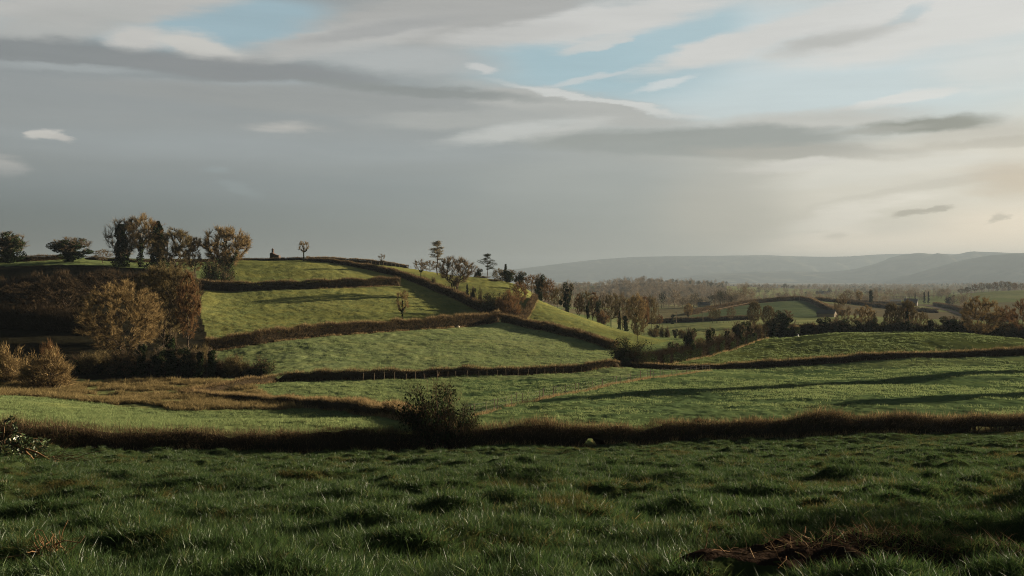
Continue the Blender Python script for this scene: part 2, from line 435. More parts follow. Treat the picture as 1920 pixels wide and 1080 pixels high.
# ------------------------------------------------------------------ sky, sun, air, camera
def sky_world():
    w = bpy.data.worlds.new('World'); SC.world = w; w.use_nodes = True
    nt = w.node_tree; nt.nodes.clear(); t = NT(nt)
    sky = t.n('ShaderNodeTexSky', sky_type='NISHITA', sun_disc=False)
    sky.sun_elevation = SUN_EL; sky.sun_rotation = SUN_AZ
    sky.air_density = 1.0; sky.dust_density = 1.0; sky.ozone_density = 1.0
    STR = 0.10
    k = 1.0 / (GAIN * STR)
    gen = t.n('ShaderNodeTexCoord').outputs['Generated']
    sp = t.n('ShaderNodeSeparateXYZ'); t.l(gen, sp.inputs[0])
    az = t.math('ARCTAN2', sp.outputs[0], sp.outputs[1])
    el = t.math('ARCSINE', sp.outputs[2])
    P0 = t.n('ShaderNodeCombineXYZ'); t.l(az, P0.inputs[0]); t.l(el, P0.inputs[1])
    P0 = P0.outputs[0]
    def mapped(vec, sx, sy, rot=0.0, lx=0.0, ly=0.0):
        mp = t.n('ShaderNodeMapping'); mp.inputs['Scale'].default_value = (sx, sy, 1)
        mp.inputs['Rotation'].default_value = (0, 0, rot); mp.inputs['Location'].default_value = (lx, ly, 0)
        t.l(vec, mp.inputs[0]); return mp.outputs[0]
    def warp(vec, src, amp):
        sb = t.n('ShaderNodeVectorMath', operation='SUBTRACT'); t.l(src, sb.inputs[0]); sb.inputs[1].default_value = (.5, .5, .5)
        ml = t.n('ShaderNodeVectorMath', operation='MULTIPLY'); t.l(sb.outputs[0], ml.inputs[0]); ml.inputs[1].default_value = amp
        ad = t.n('ShaderNodeVectorMath', operation='ADD'); t.l(vec, ad.inputs[0]); t.l(ml.outputs[0], ad.inputs[1])
        return ad.outputs[0]
    wl = t.noise(mapped(P0, 1, 2.6), 4.0, 3, .5)
    P1 = warp(P0, wl.outputs['Color'], (.055, .018, 0))
    ws = t.noise(mapped(P0, 1, 3.5, math.radians(-8)), 14.0, 4, .55)
    P2 = warp(P1, ws.outputs['Color'], (.045, .012, 0))
    wf = t.noise(mapped(P0, 1, 3.0, math.radians(-8)), 46.0, 4, .6)
    P2 = warp(P2, wf.outputs['Color'], (.020, .006, 0))
    streak = t.noise(mapped(P1, 2.2, 22.0, math.radians(-6)), 3.0, 5, .6)
    streak2 = t.noise(mapped(P1, 5.0, 30.0, math.radians(-14)), 2.5, 5, .6)
    def pos(px, py):
        u = (px - 960) / F; v = (520 - py) / F
        a = math.atan(u); return a, math.atan(v * math.cos(a))
    def blob(col, px, py, sx, sy, ang, c, op=1.0, soft=1.0, lvl=2, wisp=0.0):
        """a soft elongated patch of cloud in a given direction of the sky; ang in degrees, up to the right"""
        mp = t.n('ShaderNodeMapping', vector_type='TEXTURE')
        a, e = pos(px, py)
        mp.inputs['Location'].default_value = (a, e, 0)
        mp.inputs['Rotation'].default_value = (0, 0, math.radians(ang))
        mp.inputs['Scale'].default_value = (sx / F, sy / F, 1)
        t.l((P0, P1, P2)[lvl], mp.inputs[0])
        gr = t.n('ShaderNodeTexGradient', gradient_type='SPHERICAL'); t.l(mp.outputs[0], gr.inputs[0])
        gf = gr.outputs['Fac']
        if wisp:
            sn = t.math('SUBTRACT', (streak if wisp > 0 else streak2).outputs[0], .5)
            gf = t.math('ADD', gf, t.math('MULTIPLY', t.math('MULTIPLY', sn, abs(wisp) * 2.4), t.math('MULTIPLY', gf, 3.0, clamp=True)))
        mr = t.n('ShaderNodeMapRange', interpolation_type='SMOOTHSTEP')
        mr.inputs[1].default_value = 0; mr.inputs[2].default_value = soft
        mr.inputs[3].default_value = 0; mr.inputs[4].default_value = op
        t.l(gf, mr.inputs[0])
        f = mr.outputs[0]
        return t.mix(f, col, srgb(*c))
    # ground tone of the cloud deck: cold and grey away from the sun, cream towards it
    zf = t.n('ShaderNodeMapRange', interpolation_type='SMOOTHSTEP'); t.l(az, zf.inputs[0])
    zf.inputs[1].default_value = -.55; zf.inputs[2].default_value = .55; zf.inputs[3].default_value = 0; zf.inputs[4].default_value = 1
    c = t.ramp(zf.outputs[0], [(0, srgb(131, 137, 139)), (.45, srgb(150, 154, 153)), (.75, srgb(176, 174, 167)), (1, srgb(206, 198, 184))])
    c = SKY_LAYERS(blob, c)
    # fine streaks from the long drift of the cloud
    sv = t.math('ADD', t.math('MULTIPLY', t.math('SUBTRACT', streak.outputs[0], .5), .22), 1.0)
    vm = t.n('ShaderNodeVectorMath', operation='SCALE'); t.l(c, vm.inputs[0]); t.l(sv, vm.inputs['Scale'])
    c = vm.outputs[0]
    # unseen sky overhead and behind, darkened like heavy cloud to deepen the shadows
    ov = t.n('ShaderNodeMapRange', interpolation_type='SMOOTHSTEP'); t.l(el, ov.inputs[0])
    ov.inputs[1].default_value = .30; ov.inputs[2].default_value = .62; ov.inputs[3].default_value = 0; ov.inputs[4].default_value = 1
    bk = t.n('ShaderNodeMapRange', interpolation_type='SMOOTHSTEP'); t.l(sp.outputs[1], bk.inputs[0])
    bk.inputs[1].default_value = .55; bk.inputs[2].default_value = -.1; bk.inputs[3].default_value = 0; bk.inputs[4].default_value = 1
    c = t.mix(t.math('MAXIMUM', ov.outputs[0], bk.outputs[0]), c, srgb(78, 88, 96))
    # the rain under the shelf: the cloud base is darkest low down on the side away from the sun
    rn = t.n('ShaderNodeMapRange', interpolation_type='SMOOTHSTEP'); t.l(el, rn.inputs[0])
    rn.inputs[1].default_value = 0; rn.inputs[2].default_value = .15; rn.inputs[3].default_value = .88; rn.inputs[4].default_value = 0
    rf = t.math('SUBTRACT', 1.0, t.math('MULTIPLY', rn.outputs[0], t.math('SUBTRACT', 1.0, zf.outputs[0])))
    sc = t.n('ShaderNodeVectorMath', operation='SCALE'); t.l(c, sc.inputs[0]); sc.inputs['Scale'].default_value = k
    tn = t.mix(rf, (.02, .09, .17, 1), (1, 1, 1, 1)); tm = t.n('ShaderNodeVectorMath', operation='MULTIPLY')
    t.l(sc.outputs[0], tm.inputs[0]); t.l(tn, tm.inputs[1]); sc = tm
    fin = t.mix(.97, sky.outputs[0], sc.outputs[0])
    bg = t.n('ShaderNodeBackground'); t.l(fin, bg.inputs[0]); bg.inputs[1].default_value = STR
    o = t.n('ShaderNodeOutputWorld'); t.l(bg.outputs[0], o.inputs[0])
    w.cycles.sampling_method = 'MANUAL'; w.cycles.sample_map_resolution = 512

def SKY_LAYERS(b, c):
    BLUE = (150, 174, 183)
    # pale blue opening, top centre to right
    c = b(c, 1500, 120, 760, 170, -3, (192, 204, 206), 1, .6, 1)
    c = b(c, 1120, 120, 330, 110, 0, (158, 184, 192), 1, .7, 1)
    c = b(c, 1290, 60, 150, 60, 14, (162, 186, 193), .9, .7, 1)
    # top left
    c = b(c, 410, 46, 290, 62, 6, BLUE, 1, .45, 1)
    c = b(c, 20, 20, 160, 60, 8, (164, 180, 186), 1, .7, 1)
    c = b(c, 200, 8, 330, 46, 9, (184, 182, 177), 1, .5, 2, .25)
    c = b(c, 120, 48, 220, 40, 12, (176, 175, 170), .9, .6, 2, .2)
    c = b(c, 90, 105, 300, 38, 3, (128, 130, 130), 1, .6, 2, .25)
    c = b(c, 268, 72, 84, 30, 6, (196, 193, 187), 1, .6, 2, .2)
    c = b(c, 395, 90, 100, 34, -8, (200, 197, 190), 1, .5, 2, .2)
    c = b(c, 120, 128, 230, 12, 1, (166, 171, 171), .8, .8, 2, .2)
    c = b(c, 470, 134, 310, 36, -3, (130, 131, 131), 1, .6, 2, .3)
    c = b(c, 440, 160, 240, 13, 1, (164, 172, 174), .9, .8, 2, .3)
    c = b(c, 860, 30, 330, 80, 6, (168, 166, 161), 1, .5, 2, .2)
    c = b(c, 640, 78, 250, 34, 9, (182, 180, 175), .95, .6, 2, .3)
    c = b(c, 700, 60, 220, 18, 9, (158, 157, 154), .8, .7, 2, .3)
    c = b(c, 760, 118, 240, 36, -2, (172, 174, 172), .9, .7, 2, .2)
    c = b(c, 1130, 42, 300, 40, 9, (202, 200, 195), 1, .5, 2, .35)
    c = b(c, 960, 70, 200, 26, 6, (192, 190, 185), .9, .6, 2, .3)
    c = b(c, 1115, 82, 110, 13, 12, (198, 198, 194), .9, .6, 2, .3)
    c = b(c, 1095, 150, 120, 9, 12, (196, 200, 199), .8, .7, 2, .3)
    c = b(c, 897, 134, 38, 9, -10, (198, 198, 195), .9, .6, 2, .3)
    # white sheet at the upper right
    c = b(c, 1440, 66, 310, 36, 13, (204, 202, 197), 1, .5, 2, .35)
    c = b(c, 1740, 40, 380, 66, 7, (208, 206, 201), 1, .5, 2, .3)
    c = b(c, 1700, 24, 60, 12, 18, (178, 190, 192), .8, .7, 2, .3)
    c = b(c, 1570, 72, 160, 24, 10, (180, 178, 172), .95, .7, 2, .25)
    c = b(c, 1240, 158, 90, 9, 10, (206, 209, 208), .8, .7, 2, .3)
    c = b(c, 1690, 184, 150, 13, 9, (212, 211, 207), .95, .6, 2, .4)
    c = b(c, 1900, 110, 200, 60, 4, (206, 207, 203), .8, .7, 2, .3)
    # the great shelf on the left and centre
    c = b(c, 250, 250, 900, 118, -1, (142, 145, 145), 1, .35, 1)
    c = b(c, 640, 190, 560, 34, -1, (146, 147, 145), 1, .5, 1, .15)
    c = b(c, 1080, 202, 290, 34, -9, (172, 171, 166), 1, .5, 2, .2)
    c = b(c, 1120, 188, 250, 8, -10, (204, 204, 200), .95, .6, 2, .3)
    c = b(c, 800, 173, 300, 14, -3, (131, 133, 130), .95, .7, 2, .2)
    c = b(c, 880, 222, 280, 26, 2, (164, 164, 160), .9, .6, 2, .25)
    c = b(c, 950, 250, 180, 24, 9, (190, 190, 186), .95, .7, 2, .35)
    c = b(c, 1080, 240, 120, 18, 12, (190, 189, 184), .8, .7, 2, .35)
    c = b(c, 528, 239, 100, 17, 2, (184, 180, 174), .9, .95, 2, .5)
    c = b(c, 480, 285, 800, 46, 0, (149, 154, 156), .9, .8, 1)
    c = b(c, 78, 255, 34, 13, 8, (204, 199, 192), .95, .7, 2, .6)
    c = b(c, 96, 258, 40, 9, -6, (200, 195, 188), .9, .7, 2, .6)
    c = b(c, 124, 264, 36, 7, -14, (194, 189, 183), .9, .8, 2, .6)
    c = b(c, 10, 312, 50, 26, 5, (196, 190, 184), .95, .8, 2, .5)
    c = b(c, 480, 370, 980, 75, 0, (138, 145, 149), .9, .8, 1)
    c = b(c, 405, 323, 46, 8, -4, (152, 161, 164), .7, .8, 2, .3)
    c = b(c, 455, 358, 60, 12, -16, (150, 159, 162), .7, .8, 2, .3)
    c = b(c, 150, 440, 620, 90, 0, (119, 130, 136), .95, .8, 1)
    c = b(c, 700, 455, 520, 70, 0, (136, 144, 148), .8, .8, 1)
    # dark roll right of centre, and the small dark lens above it
    c = b(c, 1500, 232, 300, 30, 2, (184, 181, 174), .9, .7, 2, .3)
    c = b(c, 1300, 266, 370, 34, -1, (139, 141, 137), 1, .45, 2, .25)
    c = b(c, 1520, 290, 300, 22, -3, (158, 154, 146), .95, .6, 2, .25)
    c = b(c, 1850, 250, 200, 28, 2, (186, 180, 169), .9, .7, 2, .3)
    c = b(c, 1740, 233, 155, 21, 2, (122, 121, 112), 1, .6, 2, .25)
    c = b(c, 1640, 246, 110, 10, 4, (150, 148, 140), .8, .7, 2, .25)
    c = b(c, 1840, 268, 180, 12, 3, (168, 161, 149), .85, .7, 2, .3)
    # bright cream towards the sun
    c = b(c, 1720, 400, 420, 140, 4, (210, 203, 191), 1, .55, 1)
    c = b(c, 1470, 315, 130, 14, 2, (208, 203, 195), .9, .7, 2, .5)
    c = b(c, 1640, 322, 260, 30, 6, (213, 208, 198), .9, .7, 2, -.6)
    c = b(c, 1760, 345, 200, 14, 10, (190, 182, 170), .7, .7, 2, -.5)
    c = b(c, 1640, 372, 200, 18, 14, (200, 193, 182), .7, .7, 2, -.5)
    c = b(c, 1580, 405, 200, 24, 13, (230, 223, 212), .85, .7, 2, -.6)
    c = b(c, 1910, 335, 130, 44, 0, (192, 176, 158), .95, .8, 2, .2)
    c = b(c, 1520, 445, 150, 20, 8, (236, 227, 214), .9, .7, 2, -.6)
    c = b(c, 1560, 442, 36, 10, 6, (176, 170, 161), .7, .7, 2, .4)
    c = b(c, 1690, 462, 420, 34, 0, (247, 233, 215), .9, .8, 1)
    c = b(c, 1880, 430, 170, 60, 0, (240, 224, 204), .9, .9, 1)
    c = b(c, 1712, 400, 42, 7, 4, (160, 153, 143), .95, .6, 2, .3)
    c = b(c, 1752, 393, 34, 6, 14, (164, 157, 147), .95, .6, 2, .3)
    c = b(c, 1857, 411, 20, 9, 40, (184, 173, 161), .9, .7, 2, .3)
    # rain curtain
    c = b(c, 1130, 400, 330, 150, 0, (154, 157, 156), 1, .6, 1)
    c = b(c, 1360, 400, 190, 120, 0, (176, 171, 163), .85, .8, 1)
    c = b(c, 980, 440, 300, 110, 0, (143, 149, 152), .8, .8, 1)
    return c

def sun_and_camera():
    s = Vector((math.cos(SUN_EL) * math.sin(SUN_AZ), math.cos(SUN_EL) * math.cos(SUN_AZ), math.sin(SUN_EL)))
    L = bpy.data.lights.new('sun', 'SUN'); L.energy = 5.0; L.angle = math.radians(.6); L.color = (1.0, .86, .66)
    o = bpy.data.objects.new('sun', L); COL.objects.link(o)
    o.rotation_euler = (-s).to_track_quat('-Z', 'Y').to_euler(); o.location = s * 400
    cam = bpy.data.cameras.new('camera'); cam.sensor_width = 36; cam.lens = 36 * F / 1920
    cam.clip_end = 60000; cam.clip_start = .05
    c = bpy.data.objects.new('camera', cam); COL.objects.link(c)
    c.location = (0, 0, CAMZ); c.rotation_euler = (math.pi / 2 - PITCH, 0, 0)
    SC.camera = c
    vs = SC.view_settings; vs.view_transform = 'Standard'; vs.look = 'None'; vs.exposure = EXPO; vs.gamma = 1
    cy = SC.cycles
    cy.max_bounces = 5; cy.diffuse_bounces = 2; cy.glossy_bounces = 1; cy.transmission_bounces = 2
    cy.volume_bounces = 0; cy.transparent_max_bounces = 4
    cy.use_denoising = True; cy.filter_width = 1.0; cy.denoising_prefilter = 'NONE'; cy.use_adaptive_sampling = False
    cy.sample_clamp_indirect = 4

HAZE = 1.05e-4
def haze():
    m = bpy.data.materials.new('air'); m.use_nodes = True; nt = m.node_tree; nt.nodes.clear()
    v = nt.nodes.new('ShaderNodeVolumePrincipled'); v.inputs['Density'].default_value = HAZE
    v.inputs['Color'].default_value = (.138, .166, .190, 1); v.inputs['Anisotropy'].default_value = .2
    o = nt.nodes.new('ShaderNodeOutputMaterial'); nt.links.new(v.outputs[0], o.inputs['Volume'])
    x0, x1, y0, y1, z0, z1 = -15200, 15200, -15200, 15200, -66, 300
    g = Geo()
    g.add([(x0, y0, z0), (x1, y0, z0), (x1, y1, z0), (x0, y1, z0), (x0, y0, z1), (x1, y0, z1), (x1, y1, z1), (x0, y1, z1)],
          Q=[(0, 3, 2, 1), (4, 5, 6, 7), (0, 1, 5, 4), (1, 2, 6, 5), (2, 3, 7, 6), (3, 0, 4, 7)])
    ob = g.build('haze', m, smooth=False)
    tag(ob, kind='stuff')
    ob['label'] = 'pale haze in the air over the far valley and hills'
# ------------------------------------------------------------------ ground sheet
def inside(poly, X, Y):
    """points in polygon given as (column, distance) pairs, in (tangent, log distance) space"""
    px = uu(np.array([p[0] for p in poly])); py = np.log(np.array([p[1] for p in poly], float))
    n = len(px); r = np.zeros(X.shape, bool); j = n - 1
    for i in range(n):
        c = ((py[i] > Y) != (py[j] > Y)) & (X < (px[j] - px[i]) * (Y - py[i]) / (py[j] - py[i] + 1e-12) + px[i])
        r ^= c; j = i
    return r

def line(name): return [(a, c) for a, b, c, d in HL[name]]

HILL_FIELDS = [
    line('upper') + line('diagonal')[5:] + line('hill_foot')[::-1] + [(360, 200)],
    [(400, 290)] + [(430, 345), (575, 348)] + line('diagonal')[:6] + line('upper')[::-1],
    [(700, 372), (1000, 372), (1003, 300), (960, 262)] + line('diagonal')[::-1] + [(640, 345)],
    [(1000, 300), (1260, 245), (1180, 195)] + line('slope_foot')[::-1],
]
ROUGH_FIELD = [(-600, 122), (-200, 112), (0, 113), (120, 112), (240, 108.5), (350, 107), (520, 108), (600, 109), (520, 114), (470, 132), (400, 140), (-100, 139), (-600, 139)]
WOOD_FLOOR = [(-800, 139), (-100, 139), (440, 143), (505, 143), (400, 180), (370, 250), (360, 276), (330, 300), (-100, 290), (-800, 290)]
KNOLL = line('knoll_foot') + [(2300, 232), (1440, 232), (1380, 210), (1250, 176)]
DARKFIELD = [(1292, 500), (1400, 575), (1500, 610), (1562, 500), (1560, 452), (1300, 452)]

def tint_of(x, y):
    r = np.hypot(x, y); Yc = np.maximum(np.maximum(y, .35 * r), 2)
    u = np.clip(x / Yc, -1.2, 1.2); w = np.log(Yc)
    n = len(x)
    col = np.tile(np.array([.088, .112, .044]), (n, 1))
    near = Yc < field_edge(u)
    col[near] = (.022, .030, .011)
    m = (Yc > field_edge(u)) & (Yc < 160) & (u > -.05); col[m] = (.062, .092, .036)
    m = (Yc > 140) & (Yc < 260) & (u < .12); col[m] = (.115, .138, .058)
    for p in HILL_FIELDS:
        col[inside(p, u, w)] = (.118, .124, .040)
    col[inside(KNOLL, u, w)] = (.058, .072, .022)  # darker grass: shade on the knoll's face put into the colour
    # valley: a patchwork of pasture and woodland floor
    far = Yc > 480
    cx, cy = np.floor(x / 150 + .3 * vnoise(x / 90, y / 90, 5)), np.floor(y / 210 + .3 * vnoise(x / 90, y / 90, 6))
    h = _hash(cx, cy, 77)
    pal = np.array([(.12, .14, .055), (.15, .16, .07), (.13, .14, .06), (.11, .10, .055), (.10, .085, .05)])
    pc = pal[np.minimum((h * 5).astype(int), 4)]
    pc[Yc > 2400] = np.array((.12, .11, .07))
    ww = ((Yc > 1250) & (Yc < 2100) & (np.abs(u - .15) < .065))
    pc[ww & (vnoise(x / 160, y / 160, 8) > -.22)] = np.array((.085, .07, .045))
    col[far] = pc[far]
    m = (Yc > 270) & (Yc < 480) & (u > .10); col[m] = (.15, .165, .07)
    col[inside(DARKFIELD, u, w)] = (.068, .088, .044)
    m = (u > .44) & (Yc > 1000) & (Yc < 1400); col[m] = (.13, .14, .06)
    col[inside(ROUGH_FIELD, u, w)] = (.078, .084, .032)
    col[inside(WOOD_FLOOR, u, w)] = (.011, .010, .006)  # wood floor, its brown darkened to carry the hillside's shade
    # broad patches of richer and thinner grass, and wheel lines along the right-hand field
    big = fbm(x / 26, y / 26, 140, 3)
    mid_ = (Yc > 60) & (Yc < 480)
    col = np.where(mid_[:, None], col * (1 + .38 * big[:, None] * np.array([1.15, .9, 1.0])), col)
    across = (x * .90 - y * .43) + 3 * vnoise(x / 40, y / 40, 141)
    ln = np.abs((across / 19.0) % 1.0 - .5) * 19.0
    tr = np.exp(-((ln - .9) / .28) ** 2) * ((Yc > field_edge(u)) & (Yc < 175) & (u > -.05))
    col = col * (1 - .30 * tr[:, None])
    tk = np.abs(fbm(x / 34 + 9, y / 20, 150, 2)); tk = np.exp(-(tk / .022) ** 2) * ((Yc > 175) & (Yc < 340))
    col = col * (1 - .22 * tk[:, None])
    # bare brown foot along each hedge
    for nme, rows in HL.items():
        pts = np.array([(float(uu(a)) * c, c) for a, b, c, d in rows])
        wid = 1.0 if nme.startswith('near') else 1.6
        dm = np.full(n, 1e9)
        for a, b in zip(pts[:-1], pts[1:]):
            ab = b - a; tt = np.clip(((x - a[0]) * ab[0] + (y - a[1]) * ab[1]) / (ab @ ab), 0, 1)
            dm = np.minimum(dm, np.hypot(x - a[0] - tt * ab[0], y - a[1] - tt * ab[1]))
        k = np.clip((wid - dm) / .8, 0, 1)[:, None]
        col = col * (1 - k) + np.array([.05, .034, .016]) * k
    return col

def build_ground():
    r = [0.6]
    while r[-1] < 14600:
        q = r[-1]
        r.append(q * (1.012 if q < 6 else 1.0058 if q < 75 else 1.0048 if q < 380 else 1.02))
    r = np.array(r)
    fine = np.arange(-.66, .66001, .00165)
    coarse = np.arange(.66 + .04, 2 * math.pi - .66, .04)
    th = np.concatenate([fine, coarse])
    R, T = np.meshgrid(r, th, indexing='ij')
    x = (R * np.sin(T)).ravel(); y = (R * np.cos(T)).ravel()
    z = ground(x, y)
    nr, nt_ = len(r), len(th)
    V = np.stack([x, y, z], 1)
    i = np.arange(nr - 1)[:, None]; j = np.arange(nt_)[None, :]; j2 = (j + 1) % nt_
    Q = np.stack([i * nt_ + j, i * nt_ + j2, (i + 1) * nt_ + j2, (i + 1) * nt_ + j], -1).reshape(-1, 4)[:, ::-1]
    V = np.concatenate([V, [[0, 0, float(ground(np.array([0.]), np.array([0.]))[0])]]])
    T3 = np.stack([np.full(nt_, len(V) - 1), (np.arange(nt_) + 1) % nt_, np.arange(nt_)], 1)
    g = Geo(); g.add(V, Q=Q, T=T3)
    o = g.build('ground', M['ground'])
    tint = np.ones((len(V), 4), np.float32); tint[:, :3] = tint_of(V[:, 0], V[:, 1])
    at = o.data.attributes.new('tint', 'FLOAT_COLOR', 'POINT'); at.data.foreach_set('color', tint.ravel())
    tag(o, kind='structure'); o['label'] = 'rolling green farmland of pasture fields running to the valley'
    return o

def mountain(name, Y, depth, prof, seed, label):
    """a range of hills: crest line from (column,row) pairs at distance Y, falling to the plain in front and behind"""
    px = np.array([p[0] for p in prof], float); zt = np.array([zat(p[1], Y) for p in prof])
    cols = np.linspace(px[0], px[-1], 420)
    crest = np.interp(cols, px, zt)
    ker = np.hanning(11); ker /= ker.sum()
    crest = np.convolve(np.pad(crest, 5, 'edge'), ker, 'valid')
    X0 = uu(cols) * Y
    s = np.concatenate([np.linspace(-1, 0, 26), np.linspace(0, 1, 14)[1:]])
    S, XX = np.meshgrid(s, X0, indexing='ij')
    CR = np.broadcast_to(crest, S.shape)
    sh = (1 - np.abs(S)) ** 1.15
    foot = -70.0
    yy = Y + S * depth
    rv = fbm(XX / 420, yy / 700, seed, 4)
    z = foot + (CR - foot) * sh + rv * (CR - foot) * .6 * np.sin(np.clip(1 - np.abs(S), 0, 1) * math.pi) + 3 * vnoise(XX / 120, yy / 120, seed + 3) * (sh)
    # crest keeps its line; the slopes swing forward and back into spurs
    yy = yy + 500 * vnoise(XX / 900, S * 0 + seed, seed + 9) * (1 - np.abs(S))
    sc = yy / Y
    V = np.stack([XX, yy, z], -1).reshape(-1, 3)
    n0, n1 = S.shape
    i = np.arange(n0 - 1)[:, None]; j = np.arange(n1 - 1)[None, :]
    Q = np.stack([i * n1 + j, i * n1 + j + 1, (i + 1) * n1 + j + 1, (i + 1) * n1 + j], -1).reshape(-1, 4)
    g = Geo(); g.add(V, Q=Q)
    o = g.build(name, M['hill'])
    tag(o, kind='structure'); o['label'] = label
    return o

def build_mountains():
    mountain('distant_hills', 12800, 1500, [(-500, 530), (300, 529), (700, 524), (900, 513), (1020, 498), (1100, 488), (1180, 482), (1330, 479.5), (1440, 477.5), (1500, 480), (1575, 482), (1640, 477.5), (1700, 476), (1900, 478), (2200, 484), (2700, 500)], 3, 'palest far line of hills on the horizon')
    mountain('distant_hills', 9600, 1500, [(1150, 534), (1270, 522), (1320, 515), (1390, 510.5), (1480, 508.5), (1555, 509.5), (1590, 506), (1625, 496), (1660, 484), (1690, 477), (1712, 474.5), (1735, 477), (1765, 479.5), (1790, 478), (1806, 474), (1820, 471), (1850, 472.5), (1950, 475), (2200, 470), (2700, 490)], 8, 'grey hills rising to a rounded summit with a small mast')
    mountain('distant_hills', 7200, 1200, [(1640, 537), (1690, 527), (1730, 515), (1760, 506), (1800, 494), (1840, 484), (1880, 477.5), (1930, 474), (2050, 470), (2300, 476), (2700, 500)], 14, 'nearest grey hill shoulder at the right edge')
    g = Geo(); x = float(uu(1819)) * 9600; z = zat(474, 9600)
    g2 = Geo()
    polytube(g2, [(x, 9600, z - 15), (x, 9600, z + 24)], 2.2, 1.4, 6)
    for k in range(4): tubes(g2, [(x - 3.5, 9600, z + 6 + 4 * k)], [(x + 3.5, 9600, z + 6 + 4 * k)], .5, .5, 4)
    tag(g2.build('mast', M['wire']), 'tiny mast standing on the summit of the far grey hill', 'mast')
# ------------------------------------------------------------------ trees
def skeleton(rng, H, W, crown0, ntrunk, ntarget, ell=(0, 0), stems=1, spread=.25, flat=1.0, shell=.45, wob=.05, top_shape='round'):
    """branching skeleton: trunk(s), then limbs that reach out to points of the crown one after another"""
    pos = []; par = []; path = []
    for s in range(stems):
        a = rng.uniform(0, 2 * math.pi); lean = spread * rng.uniform(.4, 1) * (1 if stems > 1 else .25)
        p = np.array([0, 0, 0.0]) + (rng.normal(size=3) * [.02 * H, .02 * H, 0] if stems > 1 else 0)
        last = -1
        for k in range(ntrunk + 1):
            pos.append(p.copy()); par.append(last); last = len(pos) - 1
            path.append(0 if par[-1] < 0 else path[par[-1]] + np.linalg.norm(p - pos[par[-1]]))
            st = (crown0 + (.45 * (H - crown0) if stems == 1 else .12 * H)) / ntrunk
            p = p + np.array([math.cos(a) * lean * st, math.sin(a) * lean * st, st]) + rng.normal(size=3) * wob * st
    # targets within the crown envelope
    cz = (H + crown0) / 2; hz = (H - crown0) / 2
    tg = []
    while len(tg) < ntarget:
        q = rng.uniform(-1, 1, 3); d = np.linalg.norm(q)
        if d > 1 or d < rng.uniform(0, 1) ** .6 * shell * 2: continue
        w = W / 2
        if top_shape == 'fan': w = W / 2 * (.45 + .55 * min(1, (q[2] + 1) * .8))
        if top_shape == 'cone': w = W / 2 * (1.0 - .5 * (q[2] + 1) / 2)
        tg.append((q[0] * w, q[1] * w, cz + q[2] * hz))
    tg = np.array(tg)
    tg = tg * (1 + .10 * np.sin(np.arctan2(tg[:, 1], tg[:, 0]) * 3 + rng.uniform(0, 6))[:, None] * [1, 1, 0])
    order = np.argsort(np.linalg.norm(tg - [0, 0, crown0], axis=1))
    for t in tg[order]:
        P = np.array(pos); L = np.array(path)
        d = t - P; dist = np.linalg.norm(d, axis=1)
        cost = dist + .30 * L + 1.2 * np.maximum(0, P[:, 2] - t[2]) * .6
        cost[P[:, 2] < crown0 * .8 - .01] += 3
        b = int(np.argmin(cost))
        a0 = P[b]; n = max(2, min(4, int(dist[b] / (H * .07)) + 1))
        last = b
        for k in range(1, n + 1):
            f = k / n
            q = a0 + (t - a0) * f + np.array([0, 0, -1]) * math.sin(f * math.pi) * dist[b] * -.06
            q = q + rng.normal(size=3) * (.03 * dist[b] if k < n else 0)
            pos.append(q); par.append(last); path.append(path[last] + np.linalg.norm(q - pos[last])); last = len(pos) - 1
    pos = np.array(pos); par = np.array(par)
    cnt = np.zeros(len(pos))
    kids = np.bincount(par[par >= 0], minlength=len(pos))
    cnt[kids == 0] = 1
    for i in range(len(pos) - 1, -1, -1):
        if par[i] >= 0: cnt[par[i]] += cnt[i]
    return pos, par, cnt, kids

